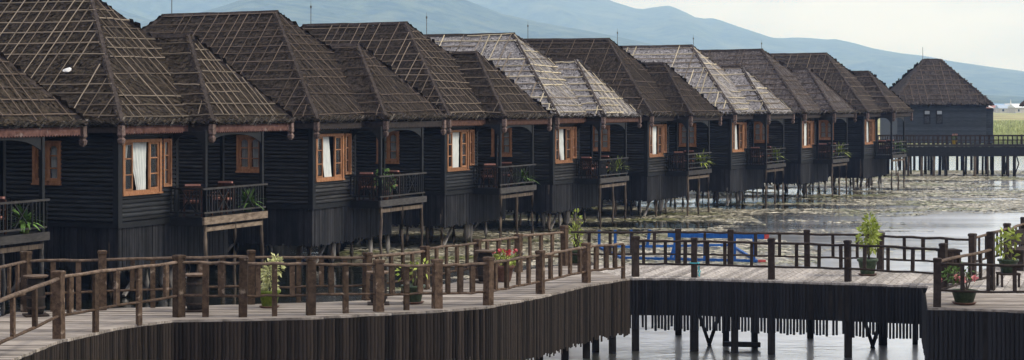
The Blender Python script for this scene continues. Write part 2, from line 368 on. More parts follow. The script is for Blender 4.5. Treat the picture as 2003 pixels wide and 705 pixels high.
def fringe(mb, A, B, seed, nrm, dens=16):
    r = random.Random(seed); A, B, nrm = Vector(A), Vector(B), Vector(nrm); L = (B-A).length; e = (B-A)/L
    for k in range(int(L*dens)):
        p = A + e*r.uniform(0, L) + Vector((0,0,r.uniform(-.02,.07))); wd = r.uniform(.04,.13); ln = r.uniform(.05,.15)+(.12 if r.random() < .24 else 0)
        up = (-nrm*r.uniform(.3,.9) + Vector((0,0,1))*r.uniform(.25,.6)).normalized(); dn = -up; sk = e*r.uniform(-.4,.4)
        q = p + (dn+sk)*ln
        mb.add([p - e*wd/2 - dn*.12, p + e*wd/2 - dn*.12, q + e*wd*.45, q - e*wd*.3], [(0,1,2,3)])

E0 = -.45
EL, EF, ER, EB_ = -.45, .45, 7.25, -11.2
RGV, RGU0, RGU1 = 3.4, -7.7, -3.3
PV0, PV1, PU, PRV, PRZ, PRU = 2.76, 7.25, 1.2, 5.0, 7.2, -1.03
PDU = -2.2
SL = {  # slopes: eave A->B, top C (above B), D (above A)
 'left':  ((EB_,EL,Z_EV), (EF,EL,Z_EV), (RGU1,RGV,Z_RG), (RGU0,RGV,Z_RG)),
 'front': ((EF,EL,Z_EV), (EF,ER,Z_EV), (RGU1,RGV,Z_RG), (RGU1,RGV,Z_RG)),
 'right': ((EF,ER,Z_EV), (EB_,ER,Z_EV), (RGU0,RGV,Z_RG), (RGU1,RGV,Z_RG)),
 'back':  ((EB_,ER,Z_EV), (EB_,EL,Z_EV), (RGU0,RGV,Z_RG), (RGU0,RGV,Z_RG)),
 'pleft': ((EF,PV0,Z_EV), (PU,PV0,Z_EV), (PRU,PRV,PRZ), (PDU,PRV,PRZ)),
 'pfront':((PU,PV0,Z_EV), (PU,PV1,Z_EV), (PRU,PRV,PRZ), (PRU,PRV,PRZ)),
 'pright':((PU,PV1,Z_EV), (EF,PV1,Z_EV), (PDU,PRV,PRZ), (PRU,PRV,PRZ)),
}
def slope_frame(k):
    A, B, Cc, D = [Vector(p) for p in SL[k]]
    e = (B-A).normalized(); n = e.cross(((D+Cc)/2-A)); n.normalize()
    if n.z < 0: n = -n
    up = n.cross(e)
    if up.z < 0: up = -up
    return A, B, Cc, D, e, up, n
def roof_core():
    mb = MB(); T = -.05
    def P(p): return (p[0], p[1], p[2]+T)
    for k in ('left','front','right','back','pleft','pfront','pright'):
        A, B, Cc, D = SL[k]; q = [P(A), P(B), P(Cc)] + ([P(D)] if Vector(Cc) != Vector(D) else [])
        mb.add(q, [tuple(range(len(q)))])
    zs = Z_EV+T
    mb.add([(EB_,EL,zs),(EF,EL,zs),(EF,PV0,zs),(PU,PV0,zs),(PU,PV1,zs),(EF,PV1,zs),(EB_,ER,zs)], [(0,1,2,3,4,5,6)])
    return mb.mesh('roof', fix=False)
ROOF_CORE = roof_core()
def thatch_mesh(seed):
    mb = MB()
    for i, k in enumerate(SL):
        A, B, Cc, D = SL[k]
        back = k in ('right','back','pright')
        shingles(mb, A, B, Cc, D, seed*31+i, lift=.010 if back else .028, pitch=.2 if back else .125, wmin=.10 if back else .05, wmax=.24 if back else .14)
    return mb.mesh('thatch', fix=False)
THATCH = [thatch_mesh(s) for s in (1,2,3)]
def fringe_mesh(seed):
    mb = MB()
    for i, (k, d) in enumerate((('left',16),('front',16),('pleft',16),('pfront',18),('pright',10))):
        A, B, Cc, D, e, up, n = slope_frame(k); nh = Vector((n.x, n.y, 0)).normalized()
        if k == 'front': B = Vector((EF, PV0, Z_EV))
        fringe(mb, A, B, seed*17+i, -nh, d)
    return mb.mesh('eave_fringe', fix=False)
FRINGE = [fringe_mesh(s) for s in (5,6)]
def cap_mesh(a, b, wd=.22):
    a, b = Vector(a), Vector(b); mb = MB(); d = (b-a).normalized(); x = d.cross(Vector((0,0,1))).normalized(); up = x.cross(d)
    n = 10; r = random.Random(int(a.x*100+b.y*10))
    for i in range(n+1):
        p = a.lerp(b, i/n) + up*(.07+r.uniform(-.012,.012)); ww = wd*r.uniform(.85,1.15)/2
        mb.v += [tuple(p - x*ww - up*.11), tuple(p - x*ww*.4), tuple(p + x*ww*.4), tuple(p + x*ww - up*.11)]
    for i in range(n):
        for k in range(3): mb.f.append((i*4+k, i*4+k+1, i*4+5+k, i*4+4+k))
    mb.f.append((0,1,2,3)); mb.f.append((n*4+3,n*4+2,n*4+1,n*4))
    return mb.mesh('hip_cap')
CAPS = [('hip_cap', cap_mesh(SL['left'][1], SL['left'][2])), ('hip_cap', cap_mesh(SL['front'][1], SL['front'][2])),
        ('hip_cap', cap_mesh(SL['left'][0], SL['left'][3])), ('hip_cap', cap_mesh(SL['pfront'][0], SL['pfront'][2])),
        ('hip_cap', cap_mesh(SL['pfront'][1], SL['pfront'][2])), ('ridge_cap', cap_mesh((RGU0-.1,RGV,Z_RG),(RGU1+.1,RGV,Z_RG),.26)),
        ('ridge_cap', cap_mesh((PDU,PRV,PRZ),(PRU+.05,PRV,PRZ),.22))]
def battens(roof, matl, seed, drop=.12, strong=1.0, alt=None):
    m0, ra = matl, random.Random(seed+999)
    """bamboo strips tied over the thatch: level ones and ones running up the slope"""
    r = random.Random(seed)
    for k, hp, sp in (('left',.42,.44),('front',.42,.36),('pleft',.42,.5),('pfront',.42,.34)):
        A, B, Cc, D, e, up, n = slope_frame(k); H = (D-A).dot(up); off = n*.065
        yk = r.uniform(.15,.3)
        while yk < H-.08:
            t = yk/H; l, q = A.lerp(D,t), B.lerp(Cc,t); Lr = (q-l).length
            if k == 'left': l = l + e*max(0, Lr-6.8)
            if k == 'front':
                # stop at the valley with the porch roof
                h = l.z
                if h < PRZ:
                    vmax = PV0 + (PRV-PV0)*(h-Z_EV)/(PRZ-Z_EV)
                    q = l + e*max(0.1, (vmax - l.y)/max(e.y, .01))
            if (q-l).length > .35 and r.random() > drop*.5:
                a = l + e*r.uniform(-.02,.12); b = q - e*r.uniform(-.06,.10)
                if r.random() < drop*1.3 and (b-a).length > 2: 
                    if r.random() < .5: a = a.lerp(b, r.uniform(.2,.6))
                    else: b = b.lerp(a, r.uniform(.2,.5))
                wd = r.uniform(.026,.044)*strong; j = r.gauss(0,.015)
                obj('batten', r.choice(BATS), m0 if alt is None or ra.random() < .62 else alt, roof, bar_matrix(a+off+up*j, b+off-up*j, wd, .04, n))
            yk += hp*r.uniform(.8,1.16)
        x = r.uniform(.1,.4); L = (B-A).length
        if k == 'left': x += L-7.6
        while x < L-.12:
            # extent of the slope above this point on the eave
            xl = (D-A).dot(e); xr = (Cc-A).dot(e)
            if x < xl: t = x/xl if xl > 1e-6 else 1
            elif x <= xr: t = 1
            else: t = (L-x)/(L-xr)
            t0 = 0.0
            if k == 'front' and x > PV0-EL:
                v = x + EL
                if v > PRV: break
                t0 = ((v-PV0)/(PRV-PV0))*(PRZ-Z_EV)/(Z_RG-Z_EV) + .03
            if t - t0 > .12 and r.random() > drop:
                a = A + e*x + up*(H*t0 + r.uniform(.03,.3)); b = A + e*(x + r.gauss(0,.05)) + up*(H*t - r.uniform(.02,.15))
                if r.random() < drop*2.2 and (b-a).length > 1.2:
                    if r.random() < .6: a = a.lerp(b, r.uniform(.15,.6))
                    else: b = b.lerp(a, r.uniform(.15,.5))
                if (b-a).length > .25:
                    obj('batten', r.choice(BATS), m0 if alt is None or ra.random() < .62 else alt, roof, bar_matrix(a+off*1.35, b+off*1.35, r.uniform(.022,.038)*strong, .03, n))
            x += sp*r.uniform(.75,1.25)

# walls: (name, axis frame) boards run along the wall, broken round the openings
PITCH = .1182; NB = 22
def wall_frames():
    # origin, along, outward, length, openings (s0,s1,z0,z1)
    return [
     ('left', Vector((0,0,0)), Vector((-1,0,0)), Vector((0,-1,0)), 10.7, [(1.80,2.66,3.14,4.22)]),
     ('front', Vector((0,0,0)), Vector((0,1,0)), Vector((1,0,0)), VB, [(.17,1.93,2.87,4.26),(2.08,2.44,2.98,4.26)]),
    ]
def board_mesh(L):
    mb = MB(); pr = [(0,0),(.030,.004),(.055,.030),(.058,.060),(.044,.092),(.012,.1185),(0,.1185)]; n = len(pr)
    for x in (0, L): mb.v += [(x, y, z) for y, z in pr]
    for k in range(n): mb.f.append((k, (k+1)%n, n+(k+1)%n, n+k))
    mb.f.append(tuple(range(n))[::-1]); mb.f.append(tuple(range(n, 2*n)))
    return mb.mesh('siding_board')
def frame_mat(o, a, out):
    z = Vector((0,0,1)); return Matrix(((a.x,out.x,0,o.x),(a.y,out.y,0,o.y),(a.z,out.z,1,o.z),(0,0,0,1)))
BOARDS = {}
def build_wall_spec():
    spec = []
    for nm, o, a, outw, L, ops in wall_frames():
        M = frame_mat(o, a, outw); bk = MB()
        # backing with the openings left free
        xs = sorted({0, L} | {s for op in ops for s in op[:2]}); zb, zt = Z_FL-.1, Z_EV-.05
        for x0, x1 in zip(xs, xs[1:]):
            op = [p for p in ops if p[0] <= x0+1e-6 and p[1] >= x1-1e-6]
            if op: bk.box(x0,x1,-.10,-.004,zb,op[0][2],M); bk.box(x0,x1,-.10,-.004,op[0][3],zt,M)
            else: bk.box(x0,x1,-.10,-.004,zb,zt,M)
        bl = []
        for k in range(NB):
            z = Z_FL - .02 + k*PITCH; segs = [(0.0, L)]
            for op in ops:
                if z+PITCH > op[2] and z < op[3]:
                    ns = []
                    for s0, s1 in segs:
                        if op[1] <= s0 or op[0] >= s1: ns.append((s0,s1)); continue
                        if op[0]-s0 > .02: ns.append((s0,op[0]))
                        if s1-op[1] > .02: ns.append((op[1],s1))
                    segs = ns
            for s0, s1 in segs:
                key = round(s1-s0, 3)
                if key not in BOARDS: BOARDS[key] = board_mesh(s1-s0)
                bl.append((BOARDS[key], M @ Matrix.Translation((s0,0,z))))
        spec.append((bk.mesh('wall'), bl))
    return spec
WALLS = build_wall_spec()
def rear_walls():
    mb = MB(); zb, zt = Z_FL-.1, Z_EV-.052
    mb.box(REC, -.11, VB-.08, VB, zb, zt); mb.box(REC-.08, REC, VB-.08, VL, zb, zt)
    mb.box(UB, REC-.08, VL-.08, VL, zb, zt); mb.box(UB-.08, UB, 0.01, VL, zb, zt)
    return mb.mesh('wall')
REARW = rear_walls()
def corner_trims():
    L_ = []
    mb = MB(); mb.prism([(-.10,-.002),(-.10,-.072),(.072,-.072),(.072,.12),(.002,.12),(.002,-.002)], Z_FL-.06, Z_EV-.06); L_.append(mb.mesh('corner_trim'))
    mb = MB(); mb.box(.002,.062,VB-.1,VB+.03,Z_FL-.06,Z_EV-.06); L_.append(mb.mesh('corner_trim'))
    return L_
TRIM = corner_trims()
BAND = MB(); BAND.box(UB,.078,-.078,-.003,Z_FL-.17,Z_FL-.025); BAND.box(-.002,.078,-.003,VB+.03,Z_FL-.17,Z_FL-.025); BANDM = BAND.mesh('sill_band')
FLOOR = MB(); FLOOR.box(UB,-.02,.02,VL,Z_FL-.16,Z_FL-.105); FLOORM = FLOOR.mesh('floor_platform')

def casement(mb, x0, x1, z0, z1, y0, y1, rows, fr=.055):
    mb.box(x0,x0+fr,y0,y1,z0,z1); mb.box(x1-fr,x1,y0,y1,z0,z1)
    mb.box(x0+fr,x1-fr,y0,y1,z0,z0+fr); mb.box(x0+fr,x1-fr,y0,y1,z1-fr,z1)
    for k in range(1, rows):
        z = z0 + (z1-z0)*k/rows; mb.box(x0+fr,x1-fr,y0+.006,y1-.006,z-.017,z+.017)
def drape(x0t, x1t, x0b, x1b, z0, z1, y, seed, folds=5):
    r = random.Random(seed); mb = MB(); n, m = 24, 8
    for j in range(m+1):
        t = j/m; l = x0t+(x0b-x0t)*t**1.3; q = x1t+(x1b-x1t)*t**.8
        for i in range(n+1):
            s = i/n; mb.v.append((l+(q-l)*s, y+.03*math.sin(s*folds*6.28+seed)+.008*r.uniform(-1,1), z1+(z0-z1)*t))
    for j in range(m):
        for i in range(n): a = j*(n+1)+i; mb.f.append((a,a+1,a+n+2,a+n+1))
    return mb.mesh('curtain', smooth=True, fix=False)
def window_main():
    x0, x1, z0, z1 = .17, 1.93, 2.87, 4.26
    mb = MB(); f = .07
    mb.box(x0-.03,x0+f,-.09,.085,z0-.03,z1+.03); mb.box(x1-f,x1+.03,-.09,.085,z0-.03,z1+.03)
    mb.box(x0+f,x1-f,-.09,.085,z1-f+.02,z1+.03); mb.box(x0-.05,x1+.05,-.09,.11,z0-.075,z0-.03); mb.box(x0+f,x1-f,-.09,.055,z0-.03,z0+.045)
    parts = [('frame', mb.mesh('frame'), 'wood')]
    for a, b in ((x0+f+.002, x0+f+.40), (x1-f-.44, x1-f-.002)):
        c = MB(); casement(c, a, b, z0+.05, z1-.055, -.01, .045, 3); parts.append(('casement', c.mesh('casement'), 'wood'))
        g = MB(); g.box(a+.06,b-.06,.012,.018,z0+.11,z1-.11); parts.append(('pane', g.mesh('pane'), 'glass'))
    parts.append(('curtain', drape(x0+.50, x1-.50, x0+.80, x1-.55, z0+.05, z1-.06, -.07, 1, 6), 'curtain'))
    parts.append(('curtain', drape(x0+.06, x0+.36, x0+.06, x0+.16, z0+.3, z1-.06, -.05, 2, 3), 'curtain'))
    bk = MB(); bk.box(x0-.2, x1+.2, -.75, -.72, z0-.3, z1+.2)
    return parts
def window_narrow():
    x0, x1, z0, z1 = 2.08, 2.44, 2.98, 4.26
    mb = MB(); casement(mb, x0-.02, x1+.02, z0-.02, z1+.02, -.09, .08, 1, .055)
    # arched head
    n = 6
    for sgn in (-1, 1):
        pts = [(0, 0)]
        cx, rr = (x0+x1)/2, (x1-x0)/2-.03
        for k in range(n):
            t0, t1 = k/n*math.pi/2, (k+1)/n*math.pi/2
            q = [(cx+sgn*rr*math.cos(t0), z1-.22+.18*math.sin(t0)), (cx+sgn*rr*math.cos(t1), z1-.22+.18*math.sin(t1))]
            mb.add([(q[0][0],.03,q[0][1]),(q[1][0],.03,q[1][1]),(q[1][0],.03,z1-.03),(q[0][0],.03,z1-.03)], [(0,1,2,3)])
    c = MB(); casement(c, x0+.036, x1-.036, z0+.036, z1-.036, -.02, .028, 3, .04)
    g = MB(); g.box(x0+.07,x1-.07,0,.006,z0+.07,z1-.07)
    return [('frame', mb.mesh('frame'), 'wood'), ('casement', c.mesh('casement'), 'wood'), ('pane', g.mesh('pane'), 'glass'),
            ('curtain', drape(x0+.05,x1-.05,x0+.05,x1-.08,z0+.05,z1-.05,-.065,4,3), 'curtain')]
def window_side():
    x0, x1, z0, z1 = 1.80, 2.66, 3.14, 4.22
    mb = MB(); casement(mb, x0-.03, x1+.03, z0-.03, z1+.03, -.09, .085, 1, .07); mb.box(x0-.05,x1+.05,-.02,.11,z0-.08,z0-.031)
    P_ = [('frame', mb.mesh('frame'), 'wood')]; c_ = (x0+x1)/2
    for a, b in ((x0+.042, c_-.004), (c_+.004, x1-.042)):
        c = MB(); casement(c, a, b, z0+.042, z1-.042, -.02, .035, 3, .065)
        n, cx, rr = 6, (a+b)/2, (b-a)/2-.065
        for sgn in (-1, 1):
            for k in range(n):
                t0, t1 = k/n*math.pi/2, (k+1)/n*math.pi/2; zb = z1-.25
                c.add([(cx+sgn*rr*math.cos(t0),.02,zb+.14*math.sin(t0)),(cx+sgn*rr*math.cos(t1),.02,zb+.14*math.sin(t1)),(cx+sgn*rr*math.cos(t1),.02,z1-.1),(cx+sgn*rr*math.cos(t0),.02,z1-.1)],[(0,1,2,3)])
        P_.append(('casement', c.mesh('casement'), 'wood'))
        g = MB(); g.box(a+.05,b-.05,0,.006,z0+.09,z1-.09); P_.append(('pane', g.mesh('pane'), 'glass'))
    P_.append(('curtain', drape(x0+.08,c_-.04,x0+.08,c_-.06,z0+.06,z1-.06,-.06,5,4), 'curtain'))
    P_.append(('curtain', drape(c_+.05,x1-.08,c_+.1,x1-.08,z0+.06,z1-.06,-.06,6,4), 'curtain'))
    return P_
CURTV = [drape(.17+.50, 1.93-.50-k, .17+.62+j, 1.93-.55, 2.92, 4.2, -.07, 10+q, 5+q) for q, (k, j) in enumerate(((0,.2),(.1,.3),(0,.1),(.25,.12)))]
WIN = [(window_main(), 1), (window_narrow(), 1), (window_side(), 0)]
WFR = [frame_mat(Vector((0,0,0)), Vector((-1,0,0)), Vector((0,-1,0))), frame_mat(Vector((0,0,0)), Vector((0,1,0)), Vector((1,0,0)))]

def fascia_mesh(a, b, z0, z1, scallop, th=.03, name='fascia'):
    a, b = Vector(a), Vector(b); L = (b-a).length; e = (b-a)/L; x = e.cross(Vector((0,0,1))); mb = MB()
    n = max(1, int(L/.11)) if scallop else 1
    for k in range(n):
        s0, s1 = L*k/n, L*(k+1)/n; sm = (s0+s1)/2; d = scallop
        prof = [(s0,z0),(sm,z0-d),(s1,z0),(s1,z1),(s0,z1)]
        v = [a+e*s+Vector((0,0,z)) for s, z in prof]; m = len(v)
        mb.add([p - x*th/2 for p in v] + [p + x*th/2 for p in v], [tuple(range(m))[::-1], tuple(range(m,2*m))] + [(i,(i+1)%m,m+(i+1)%m,m+i) for i in range(m)])
    return mb.mesh(name)
FZ0, FZ1 = Z_EV-.24, Z_EV-.06
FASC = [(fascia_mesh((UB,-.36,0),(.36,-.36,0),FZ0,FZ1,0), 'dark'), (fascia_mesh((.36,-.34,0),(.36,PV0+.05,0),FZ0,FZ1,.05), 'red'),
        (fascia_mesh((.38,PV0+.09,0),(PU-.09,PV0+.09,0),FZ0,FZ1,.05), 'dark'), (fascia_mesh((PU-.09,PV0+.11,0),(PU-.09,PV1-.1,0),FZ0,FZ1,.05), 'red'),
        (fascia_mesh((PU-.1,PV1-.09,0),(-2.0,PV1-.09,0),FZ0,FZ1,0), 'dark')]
def pendant_mesh():
    mb = MB(); prof = [(.025,-.46),(.065,-.40),(.080,-.31),(.045,-.26),(.078,-.20),(.070,-.10),(.070,.06)]; o = 0
    for r, z in prof: mb.v += [(r,r,z),(-r,r,z),(-r,-r,z),(r,-r,z)]
    for i in range(len(prof)-1):
        for k in range(4): mb.f.append((i*4+k, i*4+(k+1)%4, i*4+4+(k+1)%4, i*4+4+k))
    mb.f.append((3,2,1,0)); n = (len(prof)-1)*4; mb.f.append((n,n+1,n+2,n+3))
    return mb.mesh('corner_pendant')
PEND = pendant_mesh(); PENDP = [(.40,-.40),(PU-.06,PV0+.06),(PU-.06,PV1-.06)]

def valance():
    """dark arched boards between the porch posts"""
    mb = MB(); n = 16; z1 = FZ0-.002
    def arch(a, b):
        a, b = Vector(a), Vector(b); e = (b-a); x = e.normalized().cross(Vector((0,0,1)))*.02
        for k in range(n):
            s0, s1 = k/n, (k+1)/n
            h = lambda s: z1 - .10 - .32*max(0, abs(2*s-1)**3.0)
            p = [a+e*s0+Vector((0,0,h(s0))), a+e*s1+Vector((0,0,h(s1))), a+e*s1+Vector((0,0,z1)), a+e*s0+Vector((0,0,z1))]
            mb.add([q-x for q in p]+[q+x for q in p], [(3,2,1,0),(4,5,6,7),(0,1,5,4),(2,3,7,6)])
    arch((1.05,2.62,0),(1.05,5.66,0)); arch((.06,2.56,0),(1.0,2.56,0))
    return mb.mesh('arched_valance')
VAL = valance()
# balcony
BV0, BV1, BU = 2.42, 5.72, 1.12
bf = MB(); bf.box(.06,BU,BV0,BV1,Z_FL-.10,Z_FL-.02); BFLOOR = bf.mesh('balcony')
bb = MB(); bb.box(BU-.002,BU+.06,BV0-.05,BV1+.06,Z_FL-.20,Z_FL+.0); BBEAM = bb.mesh('edge_beam')
bb = MB(); bb.box(.06,BU-.004,BV0-.055,BV0-.002,Z_FL-.24,Z_FL+.0); BBEAM2 = bb.mesh('edge_beam')
bb = MB(); bb.box(BU-.1,BU-.03,BV0+.15,BV1-.1,Z_FL-.40,Z_FL-.28); BBEAM3 = bb.mesh('lower_beam')
RH = .78
def railing_bars(style):
    tr = MB(); tr.beam((BU,BV0-.06,Z_FL+RH),(BU,BV1+.10,Z_FL+RH),.07,.05)
    ts = MB(); ts.beam((.06,BV0,Z_FL+RH+.001),(BU-.04,BV0,Z_FL+RH+.001),.06,.05)
    br = MB(); br.beam((BU,BV0,Z_FL+.12),(BU,BV1,Z_FL+.12),.05,.045); bs = MB(); bs.beam((.06,BV0,Z_FL+.12),(BU-.03,BV0,Z_FL+.12),.05,.045)
    tr2 = MB(); tr2.beam((.06,BV1,Z_FL+RH),(BU-.04,BV1,Z_FL+RH),.06,.05)
    row = MB(); z0, z1 = Z_FL+.145, Z_FL+RH-.027
    def spindles(a, b, n, skip=()):
        a, b = Vector(a), Vector(b)
        for k in range(n+1):
            s = k/n
            if any(l < s < h for l, h in skip): continue
            p = a.lerp(b, s); row.box(p.x-.016,p.x+.016,p.y-.016,p.y+.016,z0,z1)
    def cross(a, b):
        a, b = Vector(a), Vector(b); row.beam(a+Vector((0,0,z0)), b+Vector((0,0,z1)), .03, .03); row.beam(a+Vector((.002,.002,z1)), b+Vector((.002,.002,z0)), .028, .028)
    if style == 0:
        spindles((BU,BV0,0),(BU,BV1,0),24,((.22,.40),(.62,.80))); cross((BU,BV0+.22*3.3,0),(BU,BV0+.40*3.3,0)); cross((BU,BV0+.62*3.3,0),(BU,BV0+.80*3.3,0))
        spindles((.08,BV0,0),(BU,BV0,0),9,((.3,.75),)); cross((.08+.3*1.04,BV0,0),(.08+.75*1.04,BV0,0))
    else:
        spindles((BU,BV0,0),(BU,BV1,0),6)
        for k in (1,2): row.beam((BU+.003,BV0,Z_FL+.12+k*.22),(BU+.003,BV1,Z_FL+.12+k*.22),.035,.045)
        spindles((.08,BV0,0),(BU,BV0,0),9)
    spindles((.08,BV1,0),(BU,BV1,0),9)
    return [('top_rail', tr.mesh('top_rail'), 0), ('top_rail', ts.mesh('top_rail'), 1), ('top_rail', tr2.mesh('top_rail'), 1), ('bottom_rail', br.mesh('bottom_rail'), 0), ('bottom_rail', bs.mesh('bottom_rail'), 1), ('spindle_row', row.mesh('spindle_row'), 2)]
BRAIL = [railing_bars(0), railing_bars(1)]
pp = MB(); pp.box(-.05,.05,-.05,.05,Z_FL-.02,FZ0+.03); PPOST = pp.mesh('porch_post')
def stilt_mesh(seed, r0, top, bend=.03):
    r = random.Random(seed); mb = MB(); n = 5
    pts = [(r.uniform(-bend,bend), r.uniform(-bend,bend), -.7+(top+.7)*k/n) for k in range(n+1)]
    mb.tube(pts, [r0*r.uniform(.85,1.15) for _ in range(n+1)], 7); return mb.mesh('stilt', smooth=True)
STILTS = [stilt_mesh(s, .075, Z_FL-.12) for s in (1,2,3)]; BSTILT = [stilt_mesh(s, .055, Z_FL-.10, .02) for s in (4,5,6)]
FATST = stilt_mesh(9, .13, Z_FL-.3, .04)
def skirt_mesh(seed):
    r = random.Random(seed); mb = MB()
    def run(o, a, outw, L, dens):
        s = 0
        while s < L:
            wd = r.uniform(.045,.085)*dens; p = o + a*s; z0 = .80 + r.gauss(0,.035); y = r.uniform(-.006,.012)
            M = frame_mat(p, a, outw); mb.box(0, wd*.93, -.03+y, .0+y, z0, Z_FL-.165, M); s += wd
    run(Vector((.02,-.02,0)), Vector((-1,0,0)), Vector((0,-1,0)), 9.5, 1.0)
    run(Vector((.02,0,0)), Vector((0,1,0)), Vector((1,0,0)), 5.45, 1.0)
    run(Vector((0,5.45,0)), Vector((-1,0,0)), Vector((0,1,0)), 8, 2.0)
    return mb.mesh('skirt_slat_row')
SKIRT = [skirt_mesh(s) for s in (1,2)]
br_ = MB(); br_.beam((-.5,1.0,.05),(-.5,2.3,1.2),.09,.07); br_.beam((-3.5,-.01,.1),(-2.4,.1,1.3),.08,.06); BRACE = br_.mesh('brace')
def rod_mesh():
    mb = MB(); mb.tube([(RGU0+.25,RGV,Z_RG-.1),(RGU0+.25,RGV,Z_RG+.75)], .016, 6); mb.tube([(RGU0+.25,RGV,Z_RG+.75),(RGU0+.25,RGV,Z_RG+1.0)], [.009,.003], 6)
    mb.tube([(RGU0+.25,RGV,Z_RG+.70),(RGU0+.25,RGV,Z_RG+.80)], [.035,.035], 8); return mb.mesh('lightning_rod')
RODM = rod_mesh()

# plants ------------------------------------------------------------------------------
def leaves(n, c, rad, lmin, lmax, seed, wd=.45, droop=.3, shell=.35):
    r = random.Random(seed); mb = MB(); c = Vector(c); lumps = [Vector((r.gauss(0,.5), r.gauss(0,.5), r.gauss(0,.55))) for _ in range(7)]
    for _ in range(n):
        l = r.choice(lumps); d = Vector((r.gauss(0,1), r.gauss(0,1), r.gauss(0,1))).normalized()
        q = l*.75 + d*r.uniform(shell,.62)
        if q.length > 1.15: q *= 1.1/q.length
        p = c + Vector((q.x*rad[0], q.y*rad[1], q.z*rad[2])); L = r.uniform(lmin, lmax)
        ax = (d + Vector((0,0,r.uniform(-droop,.5)))).normalized(); s = ax.cross(Vector((r.gauss(0,1), r.gauss(0,1), r.gauss(0,.5)))).normalized(); nn = s.cross(ax)
        mb.add([p, p+ax*L*.45+s*L*wd*.5+nn*L*.06, p+ax*L-Vector((0,0,L*droop*.4)), p+ax*L*.45-s*L*wd*.5+nn*L*.06], [(0,1,2),(0,2,3)])
    return mb
def fronds(n, c, L, seed, width=.045, lift=.9):
    r = random.Random(seed); mb = MB(); c = Vector(c)
    for k in range(n):
        a = r.uniform(0, 6.28); el = r.uniform(.25,1.35)*lift; d = Vector((math.cos(a)*math.cos(el), math.sin(a)*math.cos(el), math.sin(el))); s = d.cross(Vector((0,0,1))).normalized()
        ln = L*r.uniform(.6,1.1); prev = None; m = 5
        for i in range(m+1):
            t = i/m; p = c + d*ln*t - Vector((0,0,ln*.55*t*t*math.cos(el))); ww = width*math.sin(math.pi*(.12+.88*t)**.8)*(1-t*.3)+.003
            cur = (p-s*ww, p+s*ww)
            if prev: mb.add([prev[0],prev[1],cur[1],cur[0]], [(0,1,2,3)])
            prev = cur
    return mb
def pot_prof(h, r): return [(r*.62,0),(r*.70,h*.08),(r*.95,h*.82),(r*1.08,h*.86),(r*1.08,h),(r*.92,h),(r*.90,h*.9)]
def potted(name, loc, label, pot=(.30,.17,POTG), lf=(220,(.22,.22,.3),.06,.13,LEAFG), lz=.45, stems=3, frond=None, flowers=None, seed=1, cat='potted plant', saucer=False, group=None, rim=None):
    e = empty(name, loc, U(0,6)); tag(e, label, cat, group)
    h, r, pm = pot; mb = MB(); mb.lathe(pot_prof(h, r), n=18); po = mb.build('pot', pm, e, smooth=True)
    mb = MB(); mb.lathe([(r*.89,h*.80),(r*.88,h*.92),(r*.3,h*.95)], n=14); mb.build('soil', SOIL, e, smooth=True)
    if saucer: mb = MB(); mb.lathe([(r*.8,.0),(r*1.0,.035),(r*.9,.036)], c=(0,0,-.0), n=16); mb.build('saucer', POTB, e)
    rr = random.Random(seed)
    if stems:
        mb = MB()
        for k in range(stems):
            a = rr.uniform(0,6.28); top = Vector((rr.gauss(0,.4)*lf[1][0] if lf else .05*math.cos(a), rr.gauss(0,.4)*lf[1][1] if lf else .05*math.sin(a), lz+(lf[1][2]*.4 if lf else .1)))
            b = Vector((math.cos(a)*r*.25, math.sin(a)*r*.25, h*.85)); mid = b.lerp(top,.5)+Vector((rr.gauss(0,.03),rr.gauss(0,.03),.03))
            mb.tube([b,mid,top],[.016,.012,.006],6)
        mb.build('stem', STEM, e, smooth=True)
    if lf: leaves(lf[0], (0,0,lz), lf[1], lf[2], lf[3], seed).build('foliage', lf[4], e, fix=False)
    if frond: fronds(frond[0], (0,0,h*.9), frond[1], seed+5, frond[2]).build('foliage', frond[3], e, fix=False)
    if flowers:
        for k in range(flowers[0]):
            f = MB(); c = Vector((rr.gauss(0,.55)*flowers[1][0], rr.gauss(0,.55)*flowers[1][1], flowers[2]+rr.gauss(0,.3)*flowers[1][2]))
            for q in range(14):
                d = Vector((rr.gauss(0,1), rr.gauss(0,1), rr.gauss(.3,.8))).normalized(); s = d.orthogonal().normalized(); R_ = flowers[3]
                f.add([c+d*R_*.2-s*R_*.4, c+d*R_*.2+s*R_*.4, c+d*R_+s*R_*.3, c+d*R_-s*R_*.3], [(0,1,2,3)])
            f.build('flower', flowers[4], e, fix=False)
    return e

# balcony furniture -------------------------------------------------------------------
def chair_specs():
    sp = []
    for x in (-.24,.24):
        for y in (-.22,.22):
            mb = MB(); mb.box(x-.022,x+.022,y-.022,y+.022,0,.84 if y > 0 else .58); sp.append(('leg', mb.mesh('leg'), CHAIRW))
    mb = MB(); mb.box(-.262,.262,-.245,.21,.36,.40); sp.append(('seat', mb.mesh('seat'), CHAIRW))
    mb = MB(); mb.box(-.216,.216,.205,.235,.72,.86)
    for k in range(5): mb.box(-.18+k*.09-.018,-.18+k*.09+.018,.21,.23,.402,.72)
    sp.append(('backrest', mb.mesh('backrest'), CHAIRW))
    for s in (-.24,.24): mb = MB(); mb.box(s-.035,s+.035,-.25,.196,.582,.612); sp.append(('armrest', mb.mesh('armrest'), CHAIRW))
    mb = MB(); mb.box(-.21,.21,-.22,.18,.402,.45); sp.append(('cushion', mb.mesh('cushion'), TERRA)); mb = MB(); mb.box(-.215,.215,.15,.25,.862,.91); sp.append(('headrest', mb.mesh('headrest'), TERRA))
    return sp
CH = chair_specs()
def table_specs():
    sp = []; mb = MB(); mb.box(-.3,.3,-.3,.3,.52,.56); sp.append(('table_top', mb.mesh('table_top'), CHAIRW))
    for x in (-.25,.25):
        for y in (-.25,.25): mb = MB(); mb.box(x-.025,x+.025,y-.025,y+.025,0,.52); sp.append(('leg', mb.mesh('leg'), CHAIRW))
    return sp
TB = table_specs()

